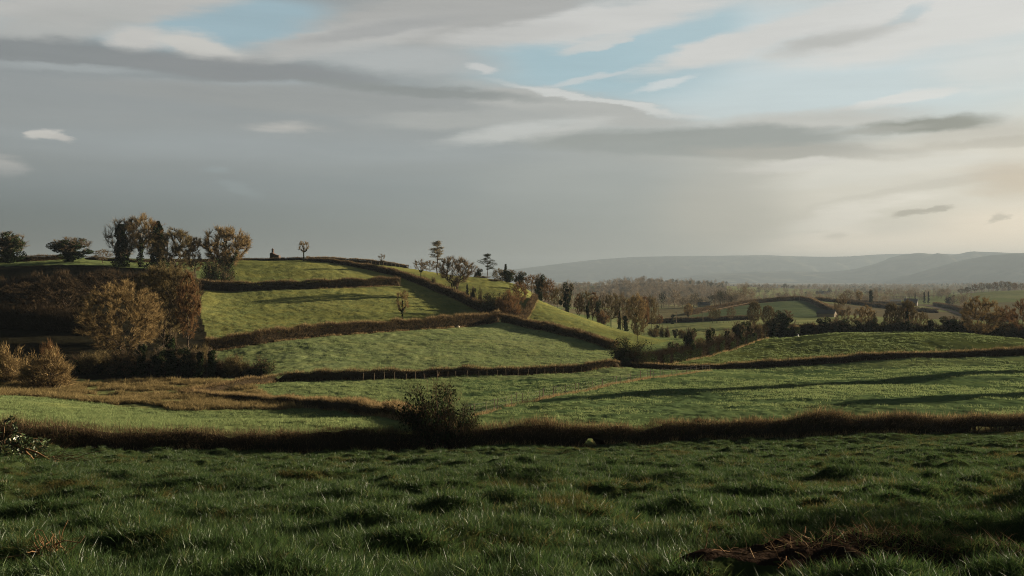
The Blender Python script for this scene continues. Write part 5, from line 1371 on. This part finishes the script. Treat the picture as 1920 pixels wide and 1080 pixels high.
    # the dense bush that breaks the near hedge
    plant('hazel', 'tall_bush', 818, 57, 704, 138, 'tall dark leafy bush growing out of the near hedge', 'bush', rz=0)
    plant('hazel', 'low_bush', 860, 56.6, 752, 84, 'lower spreading leafy bush at the right foot of the tall one', 'bush', rz=2.2)

def near_bush_leader():
    """bare leaders and a dead stem rising out of the tall bush belong to it"""
    root = [o for o in bpy.data.objects if o.name.startswith('tall_bush')][0]
    rng = np.random.default_rng(77)
    s = root.scale
    g = Geo()
    for (dx, top, lean) in [(-.35, 3.75, -.15), (.05, 4.15, .03), (.25, 3.6, .3), (.6, 3.5, .5), (.85, 3.1, .5), (-.9, 3.1, -.4), (-.15, 3.9, -.02)]:
        z = 1.0; p = np.array([dx * .4, rng.normal(0, .2), z]); pts = [p]
        for k in range(6):
            p = p + np.array([lean * .16 + rng.normal(0, .05) + dx * .09, rng.normal(0, .05), (top - z) / 6]); pts.append(p)
        polytube(g, np.array(pts) / np.array(s), .022 / s[0], .006 / s[0], 5, rng.random())
        for q in pts[3:]:
            n = 7
            slivers(g, np.repeat([q], n, 0) / np.array(s), rng.normal(size=(n, 3)) * [1, 1, .6] + [0, 0, .6], rng.uniform(.15, .5, n) / s[0], .012 / s[0], rng.random(n), 0, rng)
    g.build('bare_leaders', M['stalk'], root)

# ------------------------------------------------------------------ built things
def box(g, c, s, mat=0, rz=0.0):
    x, y, z = s[0] / 2, s[1] / 2, s[2] / 2
    v = np.array([(a * x, b * y, d * z) for d in (-1, 1) for b in (-1, 1) for a in (-1, 1)])
    R = np.array([[math.cos(rz), -math.sin(rz), 0], [math.sin(rz), math.cos(rz), 0], [0, 0, 1]])
    g.add(v @ R.T + np.array(c), Q=[(0, 2, 3, 1), (4, 5, 7, 6), (0, 1, 5, 4), (2, 6, 7, 3), (0, 4, 6, 2), (1, 3, 7, 5)], mat=mat)

def house(name, px, Y, label, L, W, wall, roof, rz, wm, chim=(), windows=0, group=None):
    b = gp(px, Y); e = empty(name, b, rz); tag(e, label, 'building', group)
    g = Geo()
    hw, hl = W / 2, L / 2
    v = [(-hl, -hw, -.5), (hl, -hw, -.5), (hl, hw, -.5), (-hl, hw, -.5), (-hl, -hw, wall), (hl, -hw, wall), (hl, hw, wall), (-hl, hw, wall), (-hl, 0, wall + roof), (hl, 0, wall + roof)]
    g.add(v, Q=[(0, 1, 5, 4), (2, 3, 7, 6), (1, 2, 6, 5), (3, 0, 4, 7)], T=[(5, 6, 9), (7, 4, 8)])
    g.build('walls', M[wm], e, smooth=False)
    g = Geo(); o = .3; t = .14
    for sgn in (-1, 1):
        a = np.array([(-hl - o, sgn * (hw + o), wall - o * roof / hw + .02), (hl + o, sgn * (hw + o), wall - o * roof / hw + .02), (hl + o, 0, wall + roof + .02), (-hl - o, 0, wall + roof + .02)])
        v = np.concatenate([a, a + [0, 0, t]])
        g.add(v, Q=[(0, 1, 2, 3), (4, 7, 6, 5), (0, 4, 5, 1), (1, 5, 6, 2), (2, 6, 7, 3), (3, 7, 4, 0)])
    r = g.build('roof', M['slate'], e, smooth=False)
    for c in chim:
        g = Geo(); box(g, (c, 0, wall + roof + .55), (.7, .9, 1.5)); box(g, (c, 0, wall + roof + 1.38), (.86, 1.06, .14))
        ch = g.build('chimney', M[wm], e, smooth=False)
        g = Geo(); tubes(g, [(c, 0, wall + roof + 1.44)], [(c, 0, wall + roof + 1.85)], .16, .13, 8); g.build('chimney_pot', M['slate'], ch)
    for k in range(windows):
        g = Geo(); x = -hl + L * (k + .5) / windows
        box(g, (x, -hw - .012, wall * .55), (1.0, .06, 1.1)); g.build('window', M['dark_pane'], e, smooth=False)
    return e

def build_things():
    rng = np.random.default_rng(9)
    # ruin on the skyline
    b = gp(516, 352); e = empty('ruined_cottage', b); tag(e, 'dark ruined cottage with one chimney stack on the hilltop skyline', 'building')
    g = Geo()
    for (x0, x1, h0, h1) in [(-1.55, -.9, 2.25, 2.5), (-.9, .1, 2.5, 1.9), (.1, 1.0, 1.9, 1.55), (1.0, 1.6, 1.55, 1.5)]:
        v = [(x0, -1.4, -.5), (x1, -1.4, -.5), (x1, 1.4, -.5), (x0, 1.4, -.5), (x0, -1.4, h0), (x1, -1.4, h1), (x1, 1.4, h1), (x0, 1.4, h0)]
        g.add(v, Q=[(0, 1, 5, 4), (2, 3, 7, 6), (4, 5, 6, 7)] + ([(3, 0, 4, 7)] if x0 < -1.5 else []) + ([(1, 2, 6, 5)] if x1 > 1.5 else []))
    g.build('walls', M['ruin'], e, smooth=False)
    g = Geo(); box(g, (-.82, 0, 2.95), (.62, .8, 1.3)); box(g, (-.82, 0, 3.68), (.75, .95, .16)); ch = g.build('chimney', M['ruin'], e, smooth=False)
    g = Geo(); tubes(g, [(-.95, 0, 3.75)], [(-.95, 0, 4.08)], .15, .12, 8); g.build('chimney_pot', M['ruin'], ch)
    g = Geo(); box(g, (.55, -1.41, .8), (.6, .06, .7)); g.build('window', M['dark_pane'], e, smooth=False)
    # farm and barns
    house('farmhouse', 1708, 780, 'farmhouse with dark slate roof, pale gable and chimney in the valley', 9.5, 6.5, 2.6, 2.8, math.radians(-28), 'render_wall', (-3.6,), 3)
    house('barn', 1551, 455, 'barn with pale gable end behind the knoll hedge', 8, 4.6, 1.6, 1.5, math.radians(-38), 'barn_wall')
    house('long_shed', 1674, 905, 'long low white-walled shed left of the farmhouse', 13, 6, 2.0, 1.2, math.radians(4), 'render_wall')
    house('far_house', 1543, 1650, 'tiny pale house far out in the hazy valley above the dark green field', 22, 8, 3.2, 2.6, math.radians(6), 'render_wall')
    house('far_barn', 1320, 760, 'small pale-roofed building behind the dark green field corner', 9, 6, 2.4, 1.8, math.radians(-8), 'render_wall')
    # lane
    rows = [(1738, 790), (1743, 765), (1757, 700), (1778, 640), (1800, 590), (1822, 540), (1842, 500)]
    P = np.array([(float(uu(a)) * c, c) for a, c in rows]); q = np.linspace(0, len(P) - 1, 60)
    x = np.interp(q, np.arange(len(P)), P[:, 0]); y = np.interp(q, np.arange(len(P)), P[:, 1])
    dx = np.gradient(x); dy = np.gradient(y); n = np.stack([-dy, dx], 1); n /= np.linalg.norm(n, axis=1)[:, None]
    g = Geo(); V = []
    for s in (-2.3, -.8, .8, 2.3): V.append(np.stack([x + n[:, 0] * s, y + n[:, 1] * s, ground(x + n[:, 0] * s, y + n[:, 1] * s) + .25], 1))
    V = np.stack(V, 1); i = np.arange(59)[:, None]; j = np.arange(3)[None, :]
    g.add(V.reshape(-1, 3), Q=np.stack([i * 4 + j, i * 4 + j + 1, (i + 1) * 4 + j + 1, (i + 1) * 4 + j], -1).reshape(-1, 4)[:, ::-1])
    o = g.build('lane', M['lane']); tag(o, kind='structure'); o['label'] = 'pale farm lane climbing to the farmhouse'
    # fences
    def fence(rows, n, h, label, mat='post', r=.034, strands=3, jitter=.08, thick=(), verge=0):
        P = np.array([(float(uu(a)) * c, c) for a, c in rows])
        seg = np.linalg.norm(np.diff(P, axis=0), axis=1); s = np.concatenate([[0], np.cumsum(seg)])
        q = np.linspace(0, s[-1], n) + rng.normal(0, jitter * 2, n); q = np.clip(q, 0, s[-1])
        x = np.interp(q, s, P[:, 0]); y = np.interp(q, s, P[:, 1]); z = ground(x, y)
        e = empty('post_and_wire_fence', (x[0], y[0], z[0])); tag(e, label, 'fence'); off = np.array(e.location)
        tops = []
        for k in range(n):
            g = Geo(); hh = h * rng.uniform(.9, 1.12); rr = r * (1.9 if k in thick else 1)
            a = np.array([x[k], y[k], z[k] - .2]) - off; t = np.array([x[k], y[k], z[k] + hh]) - off + rng.normal(size=3) * [.05, .05, 0]
            tubes(g, [a], [t], rr, rr * .92, 6); tubes(g, [t], [t + [0, 0, .03]], rr * .92, rr * .3, 6)
            g.build('post', M[mat], e); tops.append((a + [0, 0, .2], t))
        g = Geo()
        for f in np.linspace(.3, .95, strands):
            A = np.array([a + (t - a) * f for a, t in tops]); tubes(g, A[:-1], A[1:], .0028, .0028, 3)
        g.build('wire', M['wire'], e)
        if verge:
            g = Geo(); nn = int(s[-1] * verge); qq = rng.uniform(0, s[-1], nn)
            keep = vnoise(qq / 2.0, qq * 0 + 3, 171) + rng.normal(0, .15, nn) > -.1; qq = qq[keep]; nn = len(qq)
            xx = np.interp(qq, s, P[:, 0]) + rng.normal(0, .22, nn); yy = np.interp(qq, s, P[:, 1]) + rng.normal(0, .22, nn)
            slivers(g, np.stack([xx, yy, ground(xx, yy) - .02], 1) - off, rng.normal(size=(nn, 3)) * [.35, .35, .1] + [0, 0, 1], rng.uniform(.2, .5, nn), .02, np.clip(rng.normal(.5, .25, nn), 0, 1), 0, rng, bend=rng.normal(size=(nn, 3)) * [.25, .25, .05])
            g.build('rank_grass', M['dry_grass'], e)
    fence([(868, 85), (960, 97), (1050, 110), (1180, 128), (1250, 140), (1332, 153)], 44, 1.05, 'post and wire fence crossing the green right-hand field', thick=(12, 13, 22, 24, 29, 31, 38), jitter=.25, verge=90)
    fence([(680, 139), (850, 142.5), (960, 144.5), (1030, 147), (1105, 150)], 24, 1.0, 'pale-posted fence in front of the middle hedge', 'bark_pale')
    fence([(690, 361), (730, 364), (768, 366), (800, 368)], 16, 1.1, 'thin fence along the skyline right of the tiny stumpy tree', 'bark_pale', r=.07)
    fence([(1345, 386), (1400, 388)], 14, 1.1, 'little fence at the edge of the pale valley field', 'post', r=.06)
    # poles and wires
    tops = []
    for px, Y, top, lab in [(1220, 428, 583, 'utility pole at the left end of the pale valley field'), (1268.5, 428, 585, 'pale utility pole in the middle of the far field edge'), (1318, 425, 583, 'utility pole in front of the dark green field'),
                            (1490, 606, 545, 'taller utility pole on the crest of the dark green field'), (1499.5, 604, 551, 'shorter utility pole on the crest of the dark green field'), (1400.5, 585, 566, 'short pole on the hedge of the dark green field')]:
        b = gp(px, Y); h = zat(top, Y) - b.z
        e = empty('utility_pole', b); tag(e, lab, 'pole', 'utility poles in the valley')
        g = Geo(); tubes(g, [(0, 0, -.3)], [(0, 0, h)], .16, .11, 7); g.build('pole', M['pole'], e)
        g = Geo(); box(g, (0, -.13, h - .35), (1.3, .1, .12)); ca = g.build('crossarm', M['pole'], e, smooth=False)
        for dx in (-.5, .5):
            g = Geo(); tubes(g, [(dx, -.13, h - .30)], [(dx, -.13, h - .18)], .05, .035, 6); g.build('insulator', M['wire'], ca)
        if Y < 500: tops.append(np.array([b.x, b.y - .13, b.z + h - .3]))
    tops = [np.array([float(uu(1150)) * 430, 430, zat(581, 430)])] + tops + [np.array([float(uu(1425)) * 620, 620, zat(563, 620)])]
    g = Geo()
    for a, b in zip(tops[:-1], tops[1:]):
        f = np.linspace(0, 1, 9)[:, None]; p = a * (1 - f) + b * f; p[:, 2] -= (np.sin(f[:, 0] * math.pi) * .25)
        for dx in (-.5, .5): tubes(g, p[:-1] + [dx, 0, 0], p[1:] + [dx, 0, 0], .03, .03, 3)
    o = g.build('overhead_wires', M['bark_pale']); tag(o, 'thin overhead wires strung between the valley poles', 'wires')
    # stone at the foot of the hill hedge
    b = gp(858.5, 229)
    g = Geo(); r2 = np.random.default_rng(4); nu, nv = 14, 8
    V = []
    for j in range(nv + 1):
        for i in range(nu):
            a = 2 * math.pi * i / nu; t = math.pi * j / nv
            p = np.array([math.sin(t) * math.cos(a) * .42, math.sin(t) * math.sin(a) * .3, math.cos(t) * .26])
            V.append(p * (1 + .35 * float(vnoise(np.array([p[0] * 4 + 3]), np.array([p[2] * 5 + p[1] * 4]), 3)[0])))
    Q = [(j * nu + i, j * nu + (i + 1) % nu, (j + 1) * nu + (i + 1) % nu, (j + 1) * nu + i) for j in range(nv) for i in range(nu)]
    g.add(V, Q=[q[::-1] for q in Q]); o = g.build('boulder', M['stone'], loc=b + Vector((0, 0, .15))); tag(o, 'pale boulder at the foot of the sunlit hill hedge', 'boulder')
    animal()
    laurel()
    brush()
    roots()

def animal():
    """a sitting black and white dog, one skinned body"""
    b = gp(1496, 224)
    joints = [((.12, 0, .14), .10), ((.08, 0, .28), .115), ((-.02, 0, .42), .10), ((-.08, 0, .52), .07), ((-.12, 0, .60), .075), ((-.21, 0, .57), .04),
              ((-.08, .06, .30), .045), ((-.12, .06, .14), .032), ((-.16, .06, .02), .03), ((-.08, -.06, .30), .045), ((-.12, -.06, .14), .032), ((-.16, -.06, .02), .03),
              ((.05, .13, .10), .07), ((-.06, .14, .04), .035), ((.05, -.13, .10), .07), ((-.06, -.14, .04), .035), ((.26, 0, .06), .035), ((.40, .05, .03), .03),
              ((-.10, .06, .68), .022), ((-.10, -.06, .68), .022)]
    ed = [(0, 1), (1, 2), (2, 3), (3, 4), (4, 5), (2, 6), (6, 7), (7, 8), (2, 9), (9, 10), (10, 11), (0, 12), (12, 13), (0, 14), (14, 15), (0, 16), (16, 17), (4, 18), (4, 19)]
    me = bpy.data.meshes.new('body'); me.from_pydata([j[0] for j in joints], ed, [])
    o = bpy.data.objects.new('sheepdog', me); COL.objects.link(o); o.location = b; o.rotation_euler.z = .3; o.scale = (1.15, 1.15, 1.15)
    md = o.modifiers.new('skin', 'SKIN'); 
    lay = me.skin_vertices[0].data if me.skin_vertices else None
    if lay is None:
        bpy.context.view_layer.objects.active = o; bpy.ops.mesh.customdata_skin_add(); lay = me.skin_vertices[0].data
    for v, (p, r) in zip(lay, joints): v.radius = (r, r)
    lay[0].use_root = True
    o.modifiers.new('sub', 'SUBSURF').levels = 1; o.modifiers['sub'].render_levels = 1
    m, t = newmat('pied_coat')
    tc = t.n('ShaderNodeTexCoord').outputs['Object']; sp = t.n('ShaderNodeSeparateXYZ'); t.l(tc, sp.inputs[0])
    f = t.math('ADD', t.math('MULTIPLY', sp.outputs[0], 1.3), t.math('SUBTRACT', .50, sp.outputs[2]))
    s = t.math('GREATER_THAN', f, .06)
    c = t.mix(s, (.012, .012, .012, 1), (.72, .68, .6, 1)); bs = t.n('ShaderNodeBsdfPrincipled'); t.l(c, bs.inputs['Base Color']); bs.inputs['Roughness'].default_value = .8
    oo = t.n('ShaderNodeOutputMaterial'); t.l(bs.outputs[0], oo.inputs[0]); me.materials.append(m)
    tag(o, 'small black and white animal sitting in the grass of the knoll field', 'animal')

def laurel():
    rng = np.random.default_rng(31)
    Y = 34.5; b = gp(14, Y); e = empty('laurel_pile', b); tag(e, 'heap of cut leafy laurel branches at the left edge of the near field', 'branches')
    gl = Geo(); gb = Geo()
    def spray(p0, d, L, n, arch, lsize=.15):
        pts = [np.array(p0, float)]; d = np.array(d, float)
        for k in range(8):
            d = d + np.array([0, 0, -arch / 8]) + rng.normal(size=3) * .05
            pts.append(pts[-1] + unit(d) * L / 8)
        pts = np.array(pts); pts[:, 2] = np.maximum(pts[:, 2], -.02)
        polytube(gb, pts, .02, .007, 5)
        i = rng.integers(1, 8, n); f = rng.random(n)[:, None]
        P = pts[i] * (1 - f) + pts[np.minimum(i + 1, 8)] * f
        tv = unit(pts[np.minimum(i + 1, 8)] - pts[i] + 1e-6)
        A = unit(tv * .7 + rng.normal(size=(n, 3)) * .8 + [0, 0, -.25])
        N = unit(np.cross(A, rng.normal(size=(n, 3))))
        B = np.cross(N, A); s = lsize * rng.uniform(.7, 1.25, n)[:, None]; w = .17
        V = np.stack([P, P + A * s * .35 + B * s * w + N * s * .04, P + A * s * .7 + B * s * w * .9 + N * s * .03, P + A * s, P + A * s * .7 - B * s * w * .9 + N * s * .03, P + A * s * .35 - B * s * w + N * s * .04], 1)
        k = np.arange(n)[:, None] * 6
        gl.add(V.reshape(-1, 3), Q=np.concatenate([k + [[0, 1, 2, 5]], k + [[2, 3, 4, 5]]]), var=np.repeat(rng.random(n), 6))
    for j in range(120):
        a = rng.uniform(0, 6.28); r = .95 * rng.random() ** .5
        x, y = math.cos(a) * r, math.sin(a) * r; z = max(.05, 1.25 * (1 - r / 1.15)) * rng.random() ** .6 - .05 - .15 * x
        spray((x - .05, y, z), (math.cos(a) * .8 + .25, math.sin(a) * .8 - .2, rng.uniform(.1, .9)), rng.uniform(.5, 1.0), 30, rng.uniform(.8, 1.8))
    spray((-.05, -.2, 1.15), (.02, 0, 1), 1.55, 90, 2.6)
    spray((.15, -.3, 1.05), (.5, 0, .8), 1.2, 60, 2.2)
    spray((-.25, -.1, 1.0), (-.2, 0, 1), 1.0, 70, 2.0)
    gl.build('leaves', M['laurel'], e); gb.build('branches', M['stalk'], e)
    gs = Geo()
    for (x0, z0, x1, z1, r) in [(.72, .62, 1.62, .26, .045), (.66, .58, 1.22, .05, .05), (.3, .72, .62, .7, .07)]:
        polytube(gs, [(x0, -.3, z0), ((x0 + x1) / 2, -.35, (z0 + z1) / 2 + .05), (x1, -.4, z1)], r, r * .55, 7)
    gs.build('cut_limbs', M['dead_wood'], e)
    # loose sticks lying to the right of the heap
    g = Geo(); s0 = gp(72, 35)
    for k in range(46):
        a = rng.normal(-.35, .55); L = rng.uniform(.4, 1.5); x = rng.uniform(-.8, 1.0); y = rng.normal(0, .35)
        p = np.array([x, y, max(.03, rng.uniform(0, .55) * (1 - (x + .8) / 2.4))]); pts = [p]
        d = np.array([math.cos(a), rng.normal(0, .25), math.sin(a) * .5])
        for q in range(4):
            d = d + rng.normal(size=3) * .12; p = p + d * L / 4; p[2] = max(p[2], .02 - .145 * 0 + 0.0); pts.append(p.copy())
        pts = np.array(pts); gx = ground(pts[:, 0] + s0.x, pts[:, 1] + s0.y) - s0.z
        pts[:, 2] += gx
        polytube(g, pts, .014, .004, 4, rng.random())
    o = g.build('stick_pile', M['stalk'], loc=s0); tag(o, 'scatter of pale dry sticks lying between the laurel heap and the near hedge', 'sticks')

def brush():
    """heap of dark earth, dead stalks and grass at the bottom right"""
    rng = np.random.default_rng(41)
    b = gp(1655, 9.9); e = empty('brush_heap', b, 0); tag(e, 'heap of dark earth with dead stalks and grass at the bottom right', 'heap')
    off = np.array(b)
    nx, ny = 90, 60
    X, Yv = np.meshgrid(np.linspace(-2.1, 2.0, nx), np.linspace(-1.6, 1.4, ny), indexing='ij')
    def bump(x, y):
        h = .13 * np.exp(-((x - .35) / .75) ** 2 - ((y + .1) / .5) ** 2) + .20 * np.exp(-((x + .72) / .2) ** 2 - ((y - .75) / .2) ** 2) + .13 * np.exp(-((x + .7) / .6) ** 2 - ((y - .35) / .5) ** 2) + .12 * np.exp(-((x - 1.1) / .5) ** 2 - ((y + .5) / .5) ** 2)
        return h * (1 + .8 * fbm(x / .2, y / .2, 51, 3)) + .16 * np.exp(-((x + .15) / 1.7) ** 2 - (y / 1.0) ** 2) - .03
    Z = ground(X + off[0], Yv + off[1]) - off[2] + bump(X, Yv)
    V = np.stack([X, Yv, Z], -1).reshape(-1, 3); i = np.arange(nx - 1)[:, None]; j = np.arange(ny - 1)[None, :]
    Q = np.stack([i * ny + j, (i + 1) * ny + j, (i + 1) * ny + j + 1, i * ny + j + 1], -1).reshape(-1, 4)
    g = Geo(); g.add(V, Q=Q); g.build('earth', M['soil'], e)
    def zt(x, y): return ground(x + off[0], y + off[1]) - off[2] + bump(x, y)
    # turf on the right half
    n = 7000; x = rng.normal(.75, .5, n); y = rng.normal(-.1, .45, n)
    k = fbm(x / .5, y / .5, 61, 2) > -.12; x, y = x[k], y[k]; n = len(x)
    g = Geo(); P = np.stack([x, y, zt(x, y) - .01], 1)
    slivers(g, P, rng.normal(size=(n, 3)) * [.4, .4, .1] + [0, 0, 1], rng.uniform(.06, .15, n), .006, np.clip(rng.normal(.6, .3, n), 0, 1), 0, rng, bend=rng.normal(size=(n, 3)) * [.35, .35, .05])
    g.build('turf', M['blade'], e)
    n = 800; x = rng.normal(.25, .75, n); y = rng.normal(-.25, .45, n)
    g = Geo(); P = np.stack([x, y, zt(x, y)], 1)
    slivers(g, P, rng.normal(size=(n, 3)) * [1, 1, .3] + [0, 0, .5], rng.uniform(.08, .3, n), .006, rng.random(n), 0, rng, bend=rng.normal(size=(n, 3)) * [.4, .4, .2])
    g.build('straw', M['stalk'], e)
    g = Geo()
    for k in range(150):
        x0, y0 = rng.normal(-.1, .95), rng.normal(-.1, .5); p = np.array([x0, y0, float(zt(np.array([x0]), np.array([y0]))[0])])
        L = rng.uniform(.12, .5); d = np.array([rng.normal(0, 1), rng.normal(0, .7), rng.uniform(.0, .6)]); pts = [p]
        for q in range(4): d = d + rng.normal(size=3) * .3 + [0, 0, -.12]; p = p + unit(d) * L / 4; pts.append(p)
        polytube(g, pts, .0065, .0025, 5, .8 * rng.random())
    for (x0, y0, dx, L) in [(-.02, .35, -.16, .36), (.95, .15, .10, .26)]:
        p = np.array([x0, y0, float(zt(np.array([x0]), np.array([y0]))[0])])
        polytube(g, [p, p + [dx * .5, 0, L * .5], p + [dx * 1.3, 0, L]], .006, .003, 5, .9)
    g.build('stalks', M['stalk'], e)

def roots():
    rng = np.random.default_rng(43)
    b = gp(85, 9.6); e = empty('dead_root', b); tag(e, 'clump of tangled orange-brown dead roots in the grass at the bottom left', 'roots')
    g = Geo()
    for k in range(60):
        p = np.array([rng.normal(.02, .10), rng.normal(0, .06), rng.uniform(.02, .09)]); L = rng.uniform(.08, .34)
        a = rng.uniform(0, 6.28); d = np.array([math.cos(a), math.sin(a) * .5, rng.uniform(-.1, .6)]); pts = [p]
        for q in range(6): d = d + rng.normal(size=3) * .45 + [0, 0, -.1]; p = p + unit(d) * L / 6; p[2] = max(p[2], .015); pts.append(p)
        polytube(g, pts, .006, .002, 5, rng.random())
    g.build('root_tangle', M['dead_wood'], e)
    g = Geo()
    polytube(g, [(-.05, 0, .08), (-.10, 0, .17), (-.13, .02, .23), (-.11, .02, .265), (-.05, .02, .255), (-.01, 0, .20), (.03, 0, .12)], .004, .003, 5)
    polytube(g, [(-.02, 0, .06), (-.2, -.1, .05), (-.45, -.25, .04)], .013, .008, 5)
    polytube(g, [(.03, 0, .1), (.15, .05, .15), (.3, .05, .13), (.35, .05, .2)], .007, .004, 5)
    g.build('bent_stem', M['stalk'], e)

def shade_trees():
    """unseen trees just outside the frame on the right, set so their shadows reach across the fields"""
    s = np.array([math.sin(SUN_AZ), math.cos(SUN_AZ)])
    spots = [('ivycol', (37, 120), 71, 25, 8, 'tallest column of ivy outside the frame right, farthest from the camera'),
             ('ivycol', (50, 100), 26, 12.5, 6, 'slim ivied tree outside the frame right'),
             ('ivy1', (30, 66), 38, 8, 10, 'spreading ivied tree outside the frame right'),
             ('scrub', (2, 8.6), 20, 5.2, 8, 'low scrubby tree added outside the frame right to darken the nearest grass')]  # nearest tree is unseen, added to shade the bottom of the near field
    for p, q, t, h, w, lab in spots:
        x, y = q[0] + s[0] * t, q[1] + s[1] * t
        pr = PROTO[p]; e = empty('bare_tree' if p.startswith('bare') else 'ivy_clad_tree', (x, y, float(ground(np.array([x]), np.array([y]))[0])))
        e.scale = (w / pr['W'], w / pr['W'], h / pr['H']); tag(e, lab, 'tree', 'trees outside the frame')
        for n, me in pr['parts']:
            o = bpy.data.objects.new(n, me); COL.objects.link(o); o.parent = e
# ------------------------------------------------------------------ build it all
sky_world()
sun_and_camera()
build_ground()
build_mountains()
protos()
build_hedges()
build_trees()
near_bush_leader()
build_things()
shade_trees()
build_cover()
haze()
